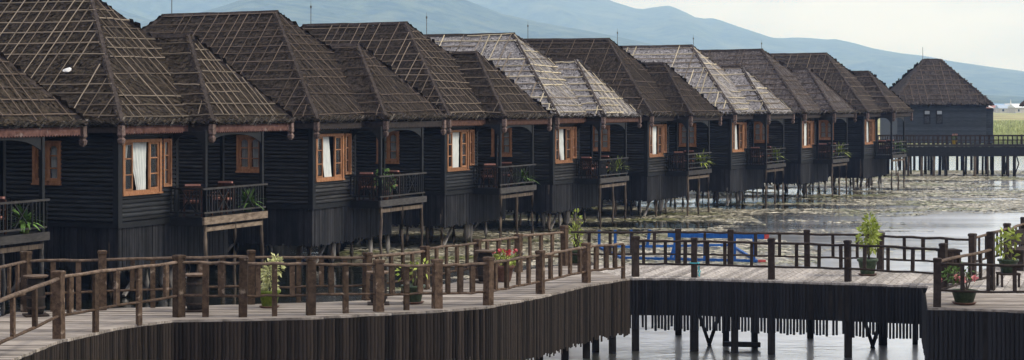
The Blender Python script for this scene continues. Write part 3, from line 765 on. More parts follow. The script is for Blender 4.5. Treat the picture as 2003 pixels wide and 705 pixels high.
HX = [None, 230, 610, 868, 1080, 1265, 1428, 1565, 1688]
HOUSES = []
for i in range(9):
    Y = 47.3 + 8.5*(i-1); X = -14.55 if i == 0 else PX(HX[i], Y); a = 22 + .55*i
    HOUSES.append((X, Y, R(a)))
ROOFST = [(T_BROWN,B_BROWN,.12,.9),(T_BROWN,B_BEIGE,.13,1.0),(T_DARK,B_BROWN,.10,.85),(T_DARK,B_MID,.10,1.0),(T_GREY,B_TAN,.20,1.75),(T_DARK,B_BROWN,.35,.8),(T_GREY,B_TAN,.32,1.7),(T_GREYB,B_BROWN,.2,1.0),(T_MID,B_MID,.2,1.0)]
HLAB = ['leftmost stilt hut, cut by the frame edge, with fern on its balcony',
 'second stilt hut from left, black boards, brown roof gridded with beige strips',
 'third stilt hut from left, dark brown roof, white curtain in orange window',
 'fourth stilt hut from left, dark roof just before the pale grey one',
 'fifth stilt hut from left, pale grey roof with bright tan bamboo strips',
 'sixth stilt hut from left, dark mossy roof between the two pale roofs',
 'seventh stilt hut from left, smaller pale grey roof with tan strips',
 'eighth stilt hut from left, grey brown roof without pale strips',
 'ninth stilt hut, last of the row, brown roof beside the far walkway']
def make_house(i):
    X, Y, a = HOUSES[i]; th, bt, drop, strong = ROOFST[i]
    e = empty('stilt_hut', (X, Y, 0), -a); tag(e, HLAB[i], 'stilt hut', 'huts on stilts along the lake')
    for me, boards in WALLS:
        wl = obj('wall', me, W_TRIM, e)
        for bm_, M in boards: obj('siding_board', bm_, W_BLACK2 if i in (2,4,5,7) else W_BLACK, wl, M)
    obj('wall', REARW, W_BLACK, e); [obj('corner_trim', t_, W_TRIM, e) for t_ in TRIM]; obj('sill_band', BANDM, W_TRIM, e); obj('floor_platform', FLOORM, W_TRIM, e)
    for parts, fr in WIN:
        root = None; nc = 0
        for nm, me, m in parts:
            mm = {'wood': W_ORANGE, 'glass': GLASS, 'curtain': CURT}[m]
            if root is None: root = obj('window', me, mm, e, WFR[fr])
            else:
                if me.name.startswith('curtain') and nc == 0 and fr == 1 and parts is WIN[0][0]: me = CURTV[(i*3+1) % 4]; nc = 1
                obj(nm, me, mm, root)
    rv = random.Random(400+i); rf = obj('roof', ROOF_CORE, ROOFB, e, Matrix.Translation((-3,3,Z_EV)) @ Matrix.Rotation(R(rv.uniform(-.5,.5)),4,'X') @ Matrix.Rotation(R(rv.uniform(-.5,.5)),4,'Y') @ Matrix.Diagonal((1,1,rv.uniform(.985,1.015),1)) @ Matrix.Translation((3,-3,-Z_EV)))
    t = obj('thatch', THATCH[i % 3], th, rf); t['kind'] = 'stuff'
    t = obj('eave_fringe', FRINGE[i % 2], T_EAVE, rf); t['kind'] = 'stuff'
    for nm, me in CAPS: obj(nm, me, CAPM if i not in (4,6) else bt if nm == 'x' else CAPM, rf)
    battens(rf, bt, 100+i, drop, strong, B_MID if bt in (B_BEIGE,) else B_BEIGE if bt is B_TAN else B_BROWN if bt is B_MID else None)
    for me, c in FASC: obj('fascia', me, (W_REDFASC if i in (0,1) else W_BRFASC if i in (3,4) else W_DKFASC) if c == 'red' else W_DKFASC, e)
    for x, y in PENDP: obj('corner_pendant', PEND, W_PEND, e, Matrix.Translation((x, y, Z_EV-.10)))
    obj('arched_valance', VAL, W_TRIM, e)
    b = obj('balcony', BFLOOR, W_TRIM, e)
    obj('edge_beam', BBEAM, W_PALEB if i in (1,) else W_FLOORB, b); obj('edge_beam', BBEAM2, W_TRIM, b); obj('lower_beam', BBEAM3, W_PALEB if i == 1 else W_STILT, b)
    for nm, me, s in BRAIL[0 if i < 5 else 1]:
        o = obj(nm, me, W_FLOORB if s == 0 else W_TRIM, b)
        if s == 2: o['kind'] = 'stuff'
    for x, y in ((1.05,2.60),(1.05,5.64),(-.95,6.72)):
        obj('porch_post', PPOST, W_TRIM, e, Matrix.Translation((x, y, 0)))
    r = random.Random(50+i)
    for v in (2.62, 4.15, 5.64): obj('stilt', r.choice(BSTILT), W_STILT if i else W_FLOORB, e, Matrix.Translation((1.06, v, 0)) @ Matrix.Rotation(r.uniform(0,6),4,'Z'))
    for u, v, k in ((-.12,.06,0),(-1.7,.1,1),(-3.3,.1,2),(-5,.1,0),(-.12,1.5,1),(-.12,2.8,2),(-.12,4.1,0),(-.12,5.38,1),(-1.6,2.8,0),(-1.6,5.3,2),(-3.2,2.8,1),(-3.2,5.3,0),(-4.8,3.0,1),(-4.8,5.3,2),(-1.1,1.3,1),(-2.4,4.0,0)):
        u += r.uniform(-.25,.25); v += r.uniform(-.25,.25) if u < -.5 and v > .5 else 0
        obj('stilt', r.choice(STILTS), W_PALESTILT if r.random() < .45 else W_STILT, e, Matrix.Translation((min(u,-.1), v, 0)) @ Matrix.Rotation(r.uniform(0,6),4,'Z'))
    obj('stilt', FATST, W_PALESTILT, e, Matrix.Translation((-.3, r.uniform(1.8,3.2), 0)))
    obj('brace', BRACE, W_PALESTILT, e)
    s = obj('skirt_slat_row', SKIRT[i % 2], W_SKIRT, e); s['kind'] = 'stuff'
    obj('lightning_rod', RODM, ROD, e)
    # loose furniture
    M = Matrix.Translation((X, Y, 0)) @ Matrix.Rotation(-a, 4, 'Z')
    for k, (u, v, rz) in enumerate(((.42,2.98,.25),(.40,4.55,math.pi-.2))):
        c = empty('balcony_chair', M @ Vector((u, v, Z_FL-.019)), -a+rz+math.pi+rv.uniform(-.5,.5))
        tag(c, '%s chair with terracotta cushion on the balcony of the %s hut from left' % (('near','far')[k], ORD[i]), 'chair', 'chairs on the balconies')
        for nm, me, m in CH: obj(nm, me, m, c)
    c = empty('balcony_table', M @ Vector((.45, 3.76, Z_FL-.019)), -a)
    tag(c, 'small red brown table between chairs on the %s hut from left' % ORD[i], 'table', 'tables on the balconies')
    for nm, me, m in TB: obj(nm, me, m, c)
    p = M @ Vector((.80, 5.28, Z_FL-.019)); zz = tuple(p)
    if i in (0,1,3): potted('balcony_plant', zz, 'leafy potted plant at far end of the balcony of %s hut from left' % ORD[i], (.28,.16,POTM if i == 0 else POTG), None, .5, 0, (54,.72,.06,LEAFG), seed=20+i, group='potted plants on the balconies')
    elif i == 2:
        p = M @ Vector((.86, 3.3, Z_FL-.019))
        potted('balcony_plant', tuple(p), 'leafy green potted plant by the front post of the third hut', (.30,.16,POTB), (150,(.33,.33,.36),.08,.17,LEAFG), .62, 4, seed=22, group='potted plants on the balconies')
    else: potted('balcony_plant', zz, 'lime green fronds in a pot on the balcony of %s hut from left' % ORD[i], (.34,.17,POTG), None, .5, 0, (58,.86,.06,LEAFY if i < 8 else LEAFG), seed=20+i, group='potted plants on the balconies')
for i in range(9): make_house(i)
def added_rear_walk():  # added walkway and skirt, block the bright background under the huts
    e = empty('added_rear_walkway', (0,0,0)); tag(e, 'added dark walkway with slat skirt behind the huts, blocking light beneath them', 'walkway')
    pts = []
    for i in range(8):
        X, Y, a = HOUSES[i]; M = Matrix.Translation((X, Y, 0)) @ Matrix.Rotation(-a, 4, 'Z')
        for v in ((-2.0, 3.4) if i == 0 else (3.4,)): pts.append(M @ Vector((UB-.9, v, 0)))
    dk, sk = MB(), MB(); r = random.Random(77)
    for a, b in zip(pts, pts[1:]):
        dk.beam(a+Vector((0,0,2.0)), b+Vector((0,0,2.0)), 1.4, .1); d = (b-a).normalized(); L = (b-a).length; s_ = 0
        while s_ < L:
            w_ = r.uniform(.12,.2); p, q = a+d*s_, a+d*min(L, s_+w_*.96); off = Vector((d.y,-d.x,0))*(.6+r.uniform(-.01,.01))
            sk.beam(p+off+Vector((0,0,.92)), q+off+Vector((0,0,.92)), .03, 2.04+r.uniform(-.06,.06)); s_ += w_
    dk.build('deck', W_TRIM, e); o = sk.build('slat_row', W_SKIRT, e); o['kind'] = 'stuff'
added_rear_walk()
# a white scrap caught on the second roof
A, B, Cc, D, ee, up, nn = slope_frame('left'); X, Y, a = HOUSES[1]
p = Matrix.Translation((X,Y,0)) @ Matrix.Rotation(-a,4,'Z') @ (A + ee*((B-A).length-2.75) + up*2.0 + nn*.11)
mb = MB(); r = random.Random(3)
n, m = 8, 5
for j in range(m+1):
    for k in range(n): 
        t = math.pi*j/m; mb.v.append((.13*math.sin(t)*math.cos(k*.785)*r.uniform(.7,1.2), .08*math.sin(t)*math.sin(k*.785)*r.uniform(.6,1.2), .05*math.cos(t)*r.uniform(.6,1.3)))
for j in range(m):
    for k in range(n): mb.f.append((j*n+k, j*n+(k+1)%n, (j+1)*n+(k+1)%n, (j+1)*n+k))
o = mb.build('white_rag', WHITE); o.location = p; o.rotation_euler = (.7,-.3,.4); tag(o, 'small white rag lying on the brown roof of the second hut', 'rag')
# ------------------------------------------------------------------ boardwalk, skirts, railings
ZD = 1.55
NEAR = [(-7.35,20.5),(-7.22,26.1),(-7.07,27.9),(-6.42,29.8),(-5.80,30.62),(-4.6,30.78),(-3.5,31.0),(-2.36,31.55),(-1.34,32.0),(-.44,32.65),(.57,34.4),(1.55,36.55),(2.5,37.95)]
FAR = [(1.25,41.05),(.08,39.5),(-.90,37.7),(-1.58,36.2),(-2.30,34.4),(-2.87,33.6),(-3.6,33.25),(-4.7,33.05),(-6.94,32.4),(-8.85,31.8),(-8.95,29),(-9.1,20.5)]
BR_N = [(2.5,37.95),(3.87,37.85),(5.44,37.35),(6.95,36.85),(8.45,36.3)]
RIGHT = BR_N + [(8.08,34.95),(14.6,34.2),(16.5,46),(14.2,46),(11.9,42.4),(9.85,38.75),(8.57,39.6),(5.77,40.6),(2.9,41.1),(1.25,41.05)]
LANDG = [(7.55,32.5),(9.2,31.95),(14,30.5),(14.6,34.2),(8.08,34.95)]
def clip(poly, n, d, keep_less):
    o = []; f = lambda p: (p[0]*n[0]+p[1]*n[1]-d)*(1 if keep_less else -1)
    for k in range(len(poly)):
        a, b = poly[k], poly[(k+1) % len(poly)]; fa, fb = f(a), f(b)
        if fa <= 0: o.append(a)
        if (fa < 0 < fb) or (fb < 0 < fa): t = fa/(fa-fb); o.append((a[0]+(b[0]-a[0])*t, a[1]+(b[1]-a[1])*t))
    return o
bw = MB()
for poly, z0, z1 in ((NEAR+FAR, ZD-.16, ZD-.045), (RIGHT, ZD-.165, ZD-.046), (LANDG, ZD-.163, ZD-.047)): bw.prism(poly, z0, z1)
BW = bw.build('boardwalk', PILE); tag(BW, kind='structure')
def planks(poly, dirv, wd, mt, seed, zoff=0.0):
    r = random.Random(seed); d = Vector(dirv).normalized(); n = (-d.y, d.x); q = [p[0]*n[0]+p[1]*n[1] for p in poly]; s = min(q)
    while s < max(q):
        ww = wd*r.uniform(.9,1.1); c = clip(clip(poly, n, s+.006, False), n, s+ww-.006, True); s += ww
        if len(c) < 3: continue
        # overhang and area check
        A = abs(sum(c[k][0]*c[(k+1)%len(c)][1]-c[(k+1)%len(c)][0]*c[k][1] for k in range(len(c))))/2
        if A < .01: continue
        mb = MB(); z = ZD + r.uniform(-.006,.006)+zoff; mb.prism(c, z-.042, z); o = mb.build('plank', mt, BW)
planks(NEAR+FAR, (1,-.03), .15, DECK, 1); planks(RIGHT, (.33,.95), .15, DECK2, 2); planks(LANDG, (1,-.07), .15, DECK, 3)
# edge strips along the near rims
def polyline_iter(pts, step):
    pts = [Vector((p[0], p[1], 0)) for p in pts]; out_ = []; acc = 0
    for a, b in zip(pts, pts[1:]):
        L = (b-a).length; d = (b-a)/L; s = -acc if acc == 0 else step-acc
        s = max(s, 0)
        while s < L: out_.append((a+d*s, d)); s += step
        acc = L-(s-step)
    return out_
SLATM = []
for sd_ in range(4):
    r = random.Random(sd_); mb = MB(); n = 5
    for k in range(n+1):
        ox = r.uniform(-.10,.10) if k else 0
        for aa in range(5):
            t = math.pi*aa/4; mb.v.append((-.5*math.cos(t)*r.uniform(.9,1.05)+ox, -.45*math.sin(t)-.02, k/n))
    for k in range(n):
        for aa in range(4): mb.f.append((k*5+aa,k*5+aa+1,k*5+6+aa,k*5+5+aa))
        mb.f.append((k*5+4,k*5,k*5+5,k*5+9))
    mb.f.append((4,3,2,1,0)); mb.f.append(tuple(n*5+k for k in range(5)))
    SLATM.append(mb.mesh('slat'))
def skirt(name, pts, step, mt, zlo, label, seed, wfac=.97, gap=0.0, band=None, zj=.04):
    r = random.Random(seed); e = empty(name, (pts[0][0], pts[0][1], 0)); tag(e, label, 'screen'); base = Vector((pts[0][0], pts[0][1], 0))
    for p, d in polyline_iter(pts, step):
        if r.random() < gap: continue
        x = d; y = Vector((-d.y, d.x, 0)); wd = step*wfac*r.uniform(.78,1.0); zl = zlo + r.gauss(0, zj); zt = ZD-.05; lean = r.gauss(0,.008)
        M = Matrix(((x.x*wd, y.x*.034, x.x*lean, p.x-base.x), (x.y*wd, y.y*.034, x.y*lean, p.y-base.y), (0,0,zt-zl,zl), (0,0,0,1)))
        obj('slat', r.choice(SLATM), mt, e, M)
    if band:
        for z0, z1 in band:
            mb = MB()
            for a, b in zip(pts, pts[1:]):
                a, b = Vector((a[0],a[1],(z0+z1)/2))-base, Vector((b[0],b[1],(z0+z1)/2))-base; d = (b-a).normalized(); off = Vector((-d.y,d.x,0))*.045
                mb.beam(a+off, b+off, .03, z1-z0)
            mb.build('backing_strip', PILE, e)
    return e
skirt('slat_skirt', NEAR, .066, SLATB, .38, 'brown vertical slat skirt below the curved near boardwalk edge', 4, 1.16, 0.004, ((.66,1.40),), zj=.035)
skirt('slat_skirt', BR_N, .068, SLATK, .47, 'black slat skirt with gappy lower edge below the straight bridge', 5, .86, .02, ((.76,1.42),), zj=.025)
skirt('slat_skirt', LANDG[:3], .078, SLATK, .1, 'black slat skirt below the landing in the lower right corner', 6, .86, .02, ((.42,1.42),), zj=.025)
skirt('slat_skirt', [(8.30,36.2),(7.6,32.7)], .098, SLATK, .45, 'black slat skirt along the landing side beside the bridge', 7, .9, .0, ((1.0,1.42),))
skt = MB()
# piles under the walk
def pile(x, y, wd, top=ZD-.17, tilt=(0,0)):
    mb = MB(); mb.beam((x+tilt[0],y+tilt[1],-.9),(x,y,top),wd,wd); mb.build('pile', PILE, BW)
for px, Y, wd in ((1243,38.02,.15),(1327,40.6,.14),(1358,37.98,.17),(1420,39.3,.13),(1437,37.72,.14),(1509,37.45,.14),(1585,40.0,.13),(1659,37.0,.14),(1727,38.9,.16),(1790,39.0,.10)): pile(PX(px,Y), Y, wd)
pile(PX(1474,38.6), 38.6, .13, tilt=(.04,0)); 
for px, Y in ((1055,35.2),(1105,36.5),(1147,36.9),(1165,37.8),(1198,37.6)): pile(PX(px,Y), Y, .15)
for p, d in polyline_iter(NEAR[:-2], 2.2): pile(p.x-d.y*.3, p.y+d.x*.3, .15)
for p, d in polyline_iter(FAR, 2.4): pile(p.x, p.y, .13)
for p in ((8.0,33.5),(9.5,32.6),(10.8,36.5),(11.5,40.5),(9.6,37.8),(12.5,33.5)): pile(p[0], p[1], .15)
for px, Y, dx in ((1388,38.8,.42),(1708,38.4,.40)):
    mb = MB(); x = PX(px, Y); mb.beam((x-dx*.75,Y,.95),(x+.02,Y,-.05),.07,.07); mb.beam((x+dx*.75,Y+.1,.95),(x-.02,Y+.1,-.05),.07,.07); mb.build('brace', PILE, BW)
mb = MB(); mb.beam((PX(1414,38.2),38.2,.12),(PX(1487,38.2),38.2,.10),.13,.10); mb.build('tie_beam', PILE, BW)

# railings --------------------------------------------------------------------------
def post_mesh(h, wd, cap, seed):
    r = random.Random(seed); mb = MB(); w2 = wd/2; prof = [(w2*1.02,-.12),(w2*r.uniform(.95,1.05),h*.5),(w2,h-.06),(w2*(1.14 if cap else .98),h-.055),(w2*(1.14 if cap else .96),h-.012),(w2*.92,h)]
    for rr, z in prof:
        ox, oy = r.uniform(-.004,.004), r.uniform(-.004,.004); mb.v += [(rr+ox,rr+oy,z),(-rr+ox,rr+oy,z),(-rr+ox,-rr+oy,z),(rr+ox,-rr+oy,z)]
    for i in range(len(prof)-1):
        for k in range(4): mb.f.append((i*4+k, i*4+(k+1)%4, i*4+4+(k+1)%4, i*4+4+k))
    mb.f.append((3,2,1,0)); n = (len(prof)-1)*4; mb.f.append((n,n+1,n+2,n+3)); return mb.mesh('post')
def log_mesh(a, b, r0, seed, sag=.012, flat=.75):
    r = random.Random(seed); a, b = Vector(a), Vector(b); n = 6; d = (b-a).normalized(); x = d.cross(Vector((0,0,1))).normalized(); up = x.cross(d); mb = MB()
    for i in range(n+1):
        c = a.lerp(b, i/n) + up*(r.uniform(-1,1)*sag*(0 if i in (0,n) else 1)) + x*(r.uniform(-1,1)*sag*(0 if i in (0,n) else 1)); q = r0*r.uniform(.9,1.1)
        for k in range(8):
            t = 2*math.pi*k/8+.39; mb.v.append(tuple(c + x*(q*1.12*math.cos(t)) + up*(q*flat*math.sin(t))))
    for i in range(n):
        for k in range(8): mb.f.append((i*8+k, i*8+(k+1)%8, i*8+8+(k+1)%8, i*8+8+k))
    mb.f.append(tuple(range(8))[::-1]); mb.f.append(tuple(n*8+k for k in range(8))); return mb.mesh('rail')
def railing(label, posts, wd, hts, mt, topm, bal=None, cap=True, seed=1, balw=.085, drop=(), balstep=.55, full=.3):
    """posts: (x, y, post height); hts: per bay (top rail start, end, bottom rail start, end); bal: per bay fractions"""
    r = random.Random(seed); base = Vector((posts[0][0], posts[0][1], ZD)); e = empty('railing', base); tag(e, label, 'railing')
    P3 = [Vector((p[0], p[1], ZD))-base for p in posts]
    for k, p in enumerate(posts):
        if p[2] <= 0: continue
        d = (P3[min(k+1,len(P3)-1)]-P3[max(k-1,0)]); an = math.atan2(d.y, d.x)
        obj('post', post_mesh(p[2], wd*r.uniform(.93,1.07), cap, seed*100+k), mt, e, Matrix.Translation(P3[k]) @ Matrix.Rotation(an,4,'Z') @ Matrix.Rotation(r.gauss(0,.008),4,'Y'))
    for k in range(len(P3)-1):
        if k in drop: continue
        a, b = P3[k], P3[k+1]; t0, t1, b0, b1 = hts[k] if isinstance(hts, list) else hts
        dd = (b-a).normalized()*wd*.35; Z = Vector((0,0,1))
        obj('top_rail', log_mesh(a+dd+Z*t0, b-dd+Z*t1, .037, seed*50+k), topm, e); obj('bottom_rail', log_mesh(a+dd+Z*b0, b-dd+Z*b1, .030, seed*70+k), mt, e)
        fr = bal[k] if bal and bal[k] is not None else None
        if fr is None:
            n = max(1, int((b-a).length/balstep)); fr = [(j+1)/(n+1)+r.uniform(-.03,.03) for j in range(n)]
        an = math.atan2((b-a).y, (b-a).x)
        for f in fr:
            fl = f < 0 or (bal is None and r.random() < full); f = abs(f); c = a.lerp(b, f); zt = t0+(t1-t0)*f-.02; zb = (-.02 if fl else b0+(b1-b0)*f)
            mb = MB(); bw_ = balw*r.uniform(.85,1.1); mb.beam((0,0,zb),(r.gauss(0,.006),0,zt),bw_*.55,bw_,up=(1,0,0)); obj('baluster', mb.mesh('baluster'), mt, e, Matrix.Translation(c) @ Matrix.Rotation(an,4,'Z'))
    return e
def pk(px, py, top):            # post from its foot and top in the photo
    q = atz(px, py, ZD); return (q.x, q.y, (py-top)/F*q.y)
def fr_px(posts, k, xs):        # baluster positions along a bay from photo columns
    a, b = posts[k], posts[k+1]; o = []
    for x in xs:
        s = -1 if x < 0 else 1; m = (abs(x)-CX)/F; t = (m*a[1]-a[0])/((b[0]-a[0])-m*(b[1]-a[1])); o.append(s*min(.97,max(.03,t)))
    return o
np_ = [(-7.32,21.6,1.1),(-7.2,24.7,1.1),pk(115,663,530),pk(350,620,499),pk(475,620,503),pk(608,617,502),pk(740,610,508),pk(855,604,507),pk(955,597,503),pk(1057,575,490),pk(1147,553,475),pk(1222,545,478)]
np_ = [(p[0], p[1], min(p[2],1.12)) for p in np_]; np_[-1] = (np_[-1][0], np_[-1][1], 0)
nb = [None, [.3,.62], fr_px(np_,2,(137,-187,228,-272,325)), fr_px(np_,3,(-402,433)), fr_px(np_,4,(505,-537,572)), fr_px(np_,5,(-676,648)), fr_px(np_,6,(767,-795,822)), fr_px(np_,7,(876,900,924)), fr_px(np_,8,(970,991,1014,1034)), fr_px(np_,9,(1077,1096,1115,1134)), fr_px(np_,10,(1166,1186,1203,-1219))]
hh = [(.92,.92,.33,.33),(.92,.95,.33,.36),(.97,.95,.36,.37),(.94,.93,.37,.36),(.92,.90,.36,.35),(.88,.84,.36,.32),(.83,.77,.30,.28),(.77,.76,.26,.24),(.76,.75,.24,.24),(.75,.73,.24,.23),(.73,.73,.23,.24)]
railing('weathered brown railing along the near edge of the curved boardwalk', np_, .148, hh, RAIL, RAILTOP, nb, True, 1, .10)
bp_ = [pk(1222,546,500),pk(1243,541,462),pk(1358,542,465),pk(1509,547,466),pk(1659,551,470),pk(1846,563,476)]
bp_[0] = (bp_[0][0], bp_[0][1]+.02, 0)
bb_ = [[.5], fr_px(bp_,1,(1259,1302,1340)), fr_px(bp_,2,(1384,1418,1470)), fr_px(bp_,3,(1558,1602,1645)), fr_px(bp_,4,(1691,1737,1785))]
railing('dark railing along the near edge of the straight bridge', bp_, .125, (.76,.76,.27,.27), RAILD, RAILD, bb_, True, 2, .075, drop=(0,))
fp = [(-9.0,24.5,1.05),(-8.92,28.6,1.05),(-8.62,31.75,1.08),(PX(200,32.05),32.05,1.07)] + [(PX(x,y),y,h) for x,y,h in ((491,33.0,1.0),(717,33.7,.90),(832,35.7,.86),(934,37.75,.84),(1014,39.3,.84),(1104,40.85,.92))]
railing('weathered brown railing along the far edge of the curved boardwalk', fp, .132, [(.90,.90,.33,.33)]*3+[(.90,.88,.34,.34),(.86,.80,.30,.28)]+[(.80,.76,.26,.24)]*4, RAIL, RAILTOP, None, True, 3, .09, balstep=.52, full=.25)
fb = [(PX(x,y),y,h) for x,y,h in ((1112,40.95,0),(1326,40.95,.84),(1429,40.75,.83),(1579,40.3,.86),(1722,39.75,.84),(1902,38.6,.9))]
railing('dark railing along the far edge of the straight bridge', fb, .13, (.76,.76,.25,.25), RAILD, RAILD, None, True, 4, .07, balstep=.62, full=.0)
fr2 = [(PX(1904,38.58),38.58,0),(PX(1970,41.0),41.0,.96),(PX(2003,42.6),42.6,1.0),(13.3,45.3,.95)]
railing('dark railing climbing to the upper right frame corner of the pier', fr2, .13, (.80,.84,.28,.28), RAILD, RAILTOP, None, True, 5, .07, balstep=.5, full=.0)
ld = [pk(1833,600,505),(9.6,32.15,0),(11.5,31.6,.95),(13.6,30.9,.95)]
railing('dark railing along the front edge of the landing at lower right', ld, .13, (.78,.78,.30,.30), RAILD, RAILD, [fr_px(ld,0,(1883,1933,1985)),[.3,.7],[.3,.6]], True, 6, .07)
dg = [(ld[0][0],ld[0][1]+.08,0),(9.5,35.5,1.16)]
railing('dark diagonal railing between landing and bridge end', dg, .13, (.80,.80,.28,.28), RAILD, RAILTOP, [[.18,.4,.6,.8]], True, 7, .10)
# cyan cord wound round the second bridge post
q = bp_[2]; mb = MB(); rr_ = random.Random(8)
for k in range(3):
    pts = [(q[0]+.085+k*.014+rr_.uniform(-.012,.012), q[1]-.05+k*.03, ZD+.31-t*.05) for t in range(7)]
    pts = [(x_+rr_.uniform(-.012,.012), y_, z_) for x_, y_, z_ in pts]; mb.tube(pts, .011, 5)
mb.tube([(q[0]+.088*math.cos(t*.5)*1.05, q[1]+.088*math.sin(t*.5)*1.05, ZD+.30) for t in range(14)], .012, 5)
tag(mb.build('cord', CYAN, smooth=True), 'cyan cord hanging from a dark bridge post', 'cord')

# barrel stands, bins, bench ------------------------------------------------------------
def stand(x, y, h, label, seed):
    e = empty('barrel_stand', (x, y, ZD+.002), U(0,1)); tag(e, label, 'stand', 'round topped stands on the boardwalk')
    mb = MB(); mb.lathe([(.13,.03),(.15,.10),(.16,h*.5),(.15,h-.05),(.135,h)], n=14); mb.build('barrel', PILE, e, smooth=True)
    for k in (.22,.5,.8): 
        mb = MB(); mb.lathe([(.155,h*k-.02),(.168,h*k-.015),(.168,h*k+.015),(.155,h*k+.02)], n=14); mb.build('hoop', RAILD, e)
    mb = MB(); mb.lathe([(.16,h),(.21,h+.012),(.22,h+.04),(.20,h+.045)], n=18); mb.build('round_top', RAILTOP, e)
    mb = MB(); mb.box(-.2,.2,-.2,.2,0,.03); mb.build('base_board', RAILD, e)
for px, Y, h, lab in ((70,31.2,.66,'dark barrel stand with flat wooden top in the left boardwalk corner'),(381,31.9,.62,'dark barrel stand with round top behind the tall left post'),(740,33.0,.56,'dark barrel stand half hidden behind the middle railing post'),(949,37.0,.62,'dark barrel stand beside the pot of red flowers')): stand(PX(px,Y), Y, h, lab, 1)
def bin_(x, y, w_, h, label, rz=0):
    e = empty('wooden_bin', (x, y, ZD+.002), rz); tag(e, label, 'bin')
    mb = MB(); mb.box(-w_/2,w_/2,-w_/2,w_/2,.04,h-.05); mb.build('body', PILE, e)
    for k in range(5):
        for s in (-1,1): mb = MB(); x0 = -w_/2+.02+k*(w_-.04)/5; mb.box(x0+.006,x0+(w_-.04)/5-.006,s*(w_/2+.012)-.01,s*(w_/2+.012)+.01,.05,h-.06); mb.build('slat', RAILD, e)
    mb = MB(); mb.box(-w_/2-.03,w_/2+.03,-w_/2-.03,w_/2+.03,h-.05,h); mb.build('lid', RAILD, e)
bin_(PX(1856,36.6), 36.6, .34, .72, 'dark square wooden bin at the bridge end by the landing', .2)
e = empty('wooden_bench', (PX(2003,40.2), 40.2, ZD+.002), 1.0); tag(e, 'dark wooden bench against the pier railing at right frame edge', 'bench')
mb = MB(); mb.box(-.7,.7,-.2,.2,.42,.46); mb.build('seat', RAILD, e)
mb = MB(); mb.box(-.7,.7,.2,.24,.5,.84); mb.build('backrest', RAILD, e)
for s in (-.62,.62): mb = MB(); mb.box(s-.04,s+.04,-.18,.24,0,.42); mb.build('leg', RAILD, e)
for s in (-.6,.6): mb = MB(); mb.box(s-.03,s+.03,.205,.235,.46,.5); mb.build('back_support', RAILD, e)

# potted plants on the walk -----------------------------------------------------------
def onD(px, Y): return (PX(px, Y), Y, ZD+.004)
potted('potted_plant', onD(527,32.4), 'cream variegated bush in a square mossy pot behind the near railing', (.32,.19,POTM), (460,(.20,.20,.36),.06,.11,LEAFV), .62, 4, seed=31, saucer=True)
potted('potted_plant', onD(808,33.1), 'thin lime plant with spreading twigs in a dark green pot', (.34,.21,POTG), (70,(.24,.24,.22),.06,.12,LEAFY), .62, 6, seed=32, saucer=True)
potted('potted_flowers', onD(985,37.2), 'pot of red flowers beside the barrel stand', (.34,.22,POTB), (160,(.26,.26,.14),.06,.12,LEAFY), .48, 4, flowers=(6,(.22,.22,.08),.62,.065,FLRED), seed=33, cat='potted flowers')
potted('potted_plant', onD(1697,38.5), 'tall yellow green bush in a round green pot on the bridge', (.36,.21,POTG), (330,(.19,.19,.42),.09,.17,LEAFY), .86, 4, seed=34, saucer=True)
potted('potted_flowers', onD(1886,33.0), 'low pot with twisted branches and pink flowers on the landing', (.26,.23,POTG), (150,(.34,.3,.17),.05,.11,LEAFG), .52, 8, flowers=(4,(.34,.3,.14),.50,.075,FLPINK), seed=35, cat='potted flowers', saucer=True)
e = empty('plant_stool', (PX(1972,36.2), 36.2, ZD+.002)); tag(e, 'low dark stool under the pot at the right frame edge', 'stool')
mb = MB(); mb.box(-.2,.2,-.2,.2,.24,.28); mb.build('seat', RAILD, e)
for sx in (-.17,.17):
    for sy in (-.17,.17): mb = MB(); mb.box(sx-.02,sx+.02,sy-.02,sy+.02,0,.24); mb.build('leg', RAILD, e)
potted('potted_plant', (PX(1972,36.2),36.2,ZD+.284), 'bright green broad leaved plant in a dark pot at the right', (.27,.20,POTG), (90,(.20,.20,.26),.11,.2,LEAFY), .56, 4, seed=36)
potted('potted_plant', onD(1126,41.6)[:2]+(ZD-.0,), 'tall thin shrub with sparse leaves at the boardwalk corner', (.30,.18,POTG), (170,(.17,.17,.50),.06,.12,LEAFY), .84, 11, seed=37)
# the corner plant and its pot stand on a small bracket shelf of the boardwalk
mb = MB(); q = onD(1126,41.6); mb.box(q[0]-.4,q[0]+.4,q[1]-.7,q[1]+.35,ZD-.06,ZD-.004); mb.build('corner_shelf', RAILD, BW)

# floating blue frame -------------------------------------------------------------------
def wpt(px, py): return atz(px, py, 0.0)
e0 = wpt(1300,508); e = empty('floating_blue_frame', (e0.x, e0.y, 0)); tag(e, 'blue painted floating frame with red tipped beams on the water', 'floating frame')
bl, br2, fl_, fr_ = [Vector((p[0], p[1], .06))-Vector((e0.x,e0.y,0)) for p in ((PX(1172,64.6),64.6),(PX(1430,65.6),65.6),(PX(1215,60.2),60.2),(PX(1480,59.0),59.0))]
top = Vector((0,0,.80))
def bm_(nm, a, b, wd, ht, m=BLUE): q_ = MB(); q_.beam(a, b, wd, ht); q_.build(nm, m, e)
bm_('bottom_beam', bl, br2, .12, .10); bm_('bottom_beam', fl_, fr_, .10, .09); bm_('bottom_beam', bl, fl_, .09, .09); bm_('bottom_beam', br2, fr_, .08, .08)
bm_('top_beam', fl_.lerp(fr_,.35)+top, fr_+top+Vector((.25,0,0)), .12, .15); bm_('beam_tip', fr_+top+Vector((.252,0,0)), fr_+top+Vector((.40,0,0)), .13, .16, REDP)
bm_('beam_tip', fr_+Vector((.05,0,0)), fr_+Vector((.30,-.02,0)), .1, .08, REDP)
for s in (0.0,.12,.24,.36): c = bl.lerp(br2, s); bm_('post', c, c+Vector((.1 if s > .3 else 0,0,.62)), .10, .10)
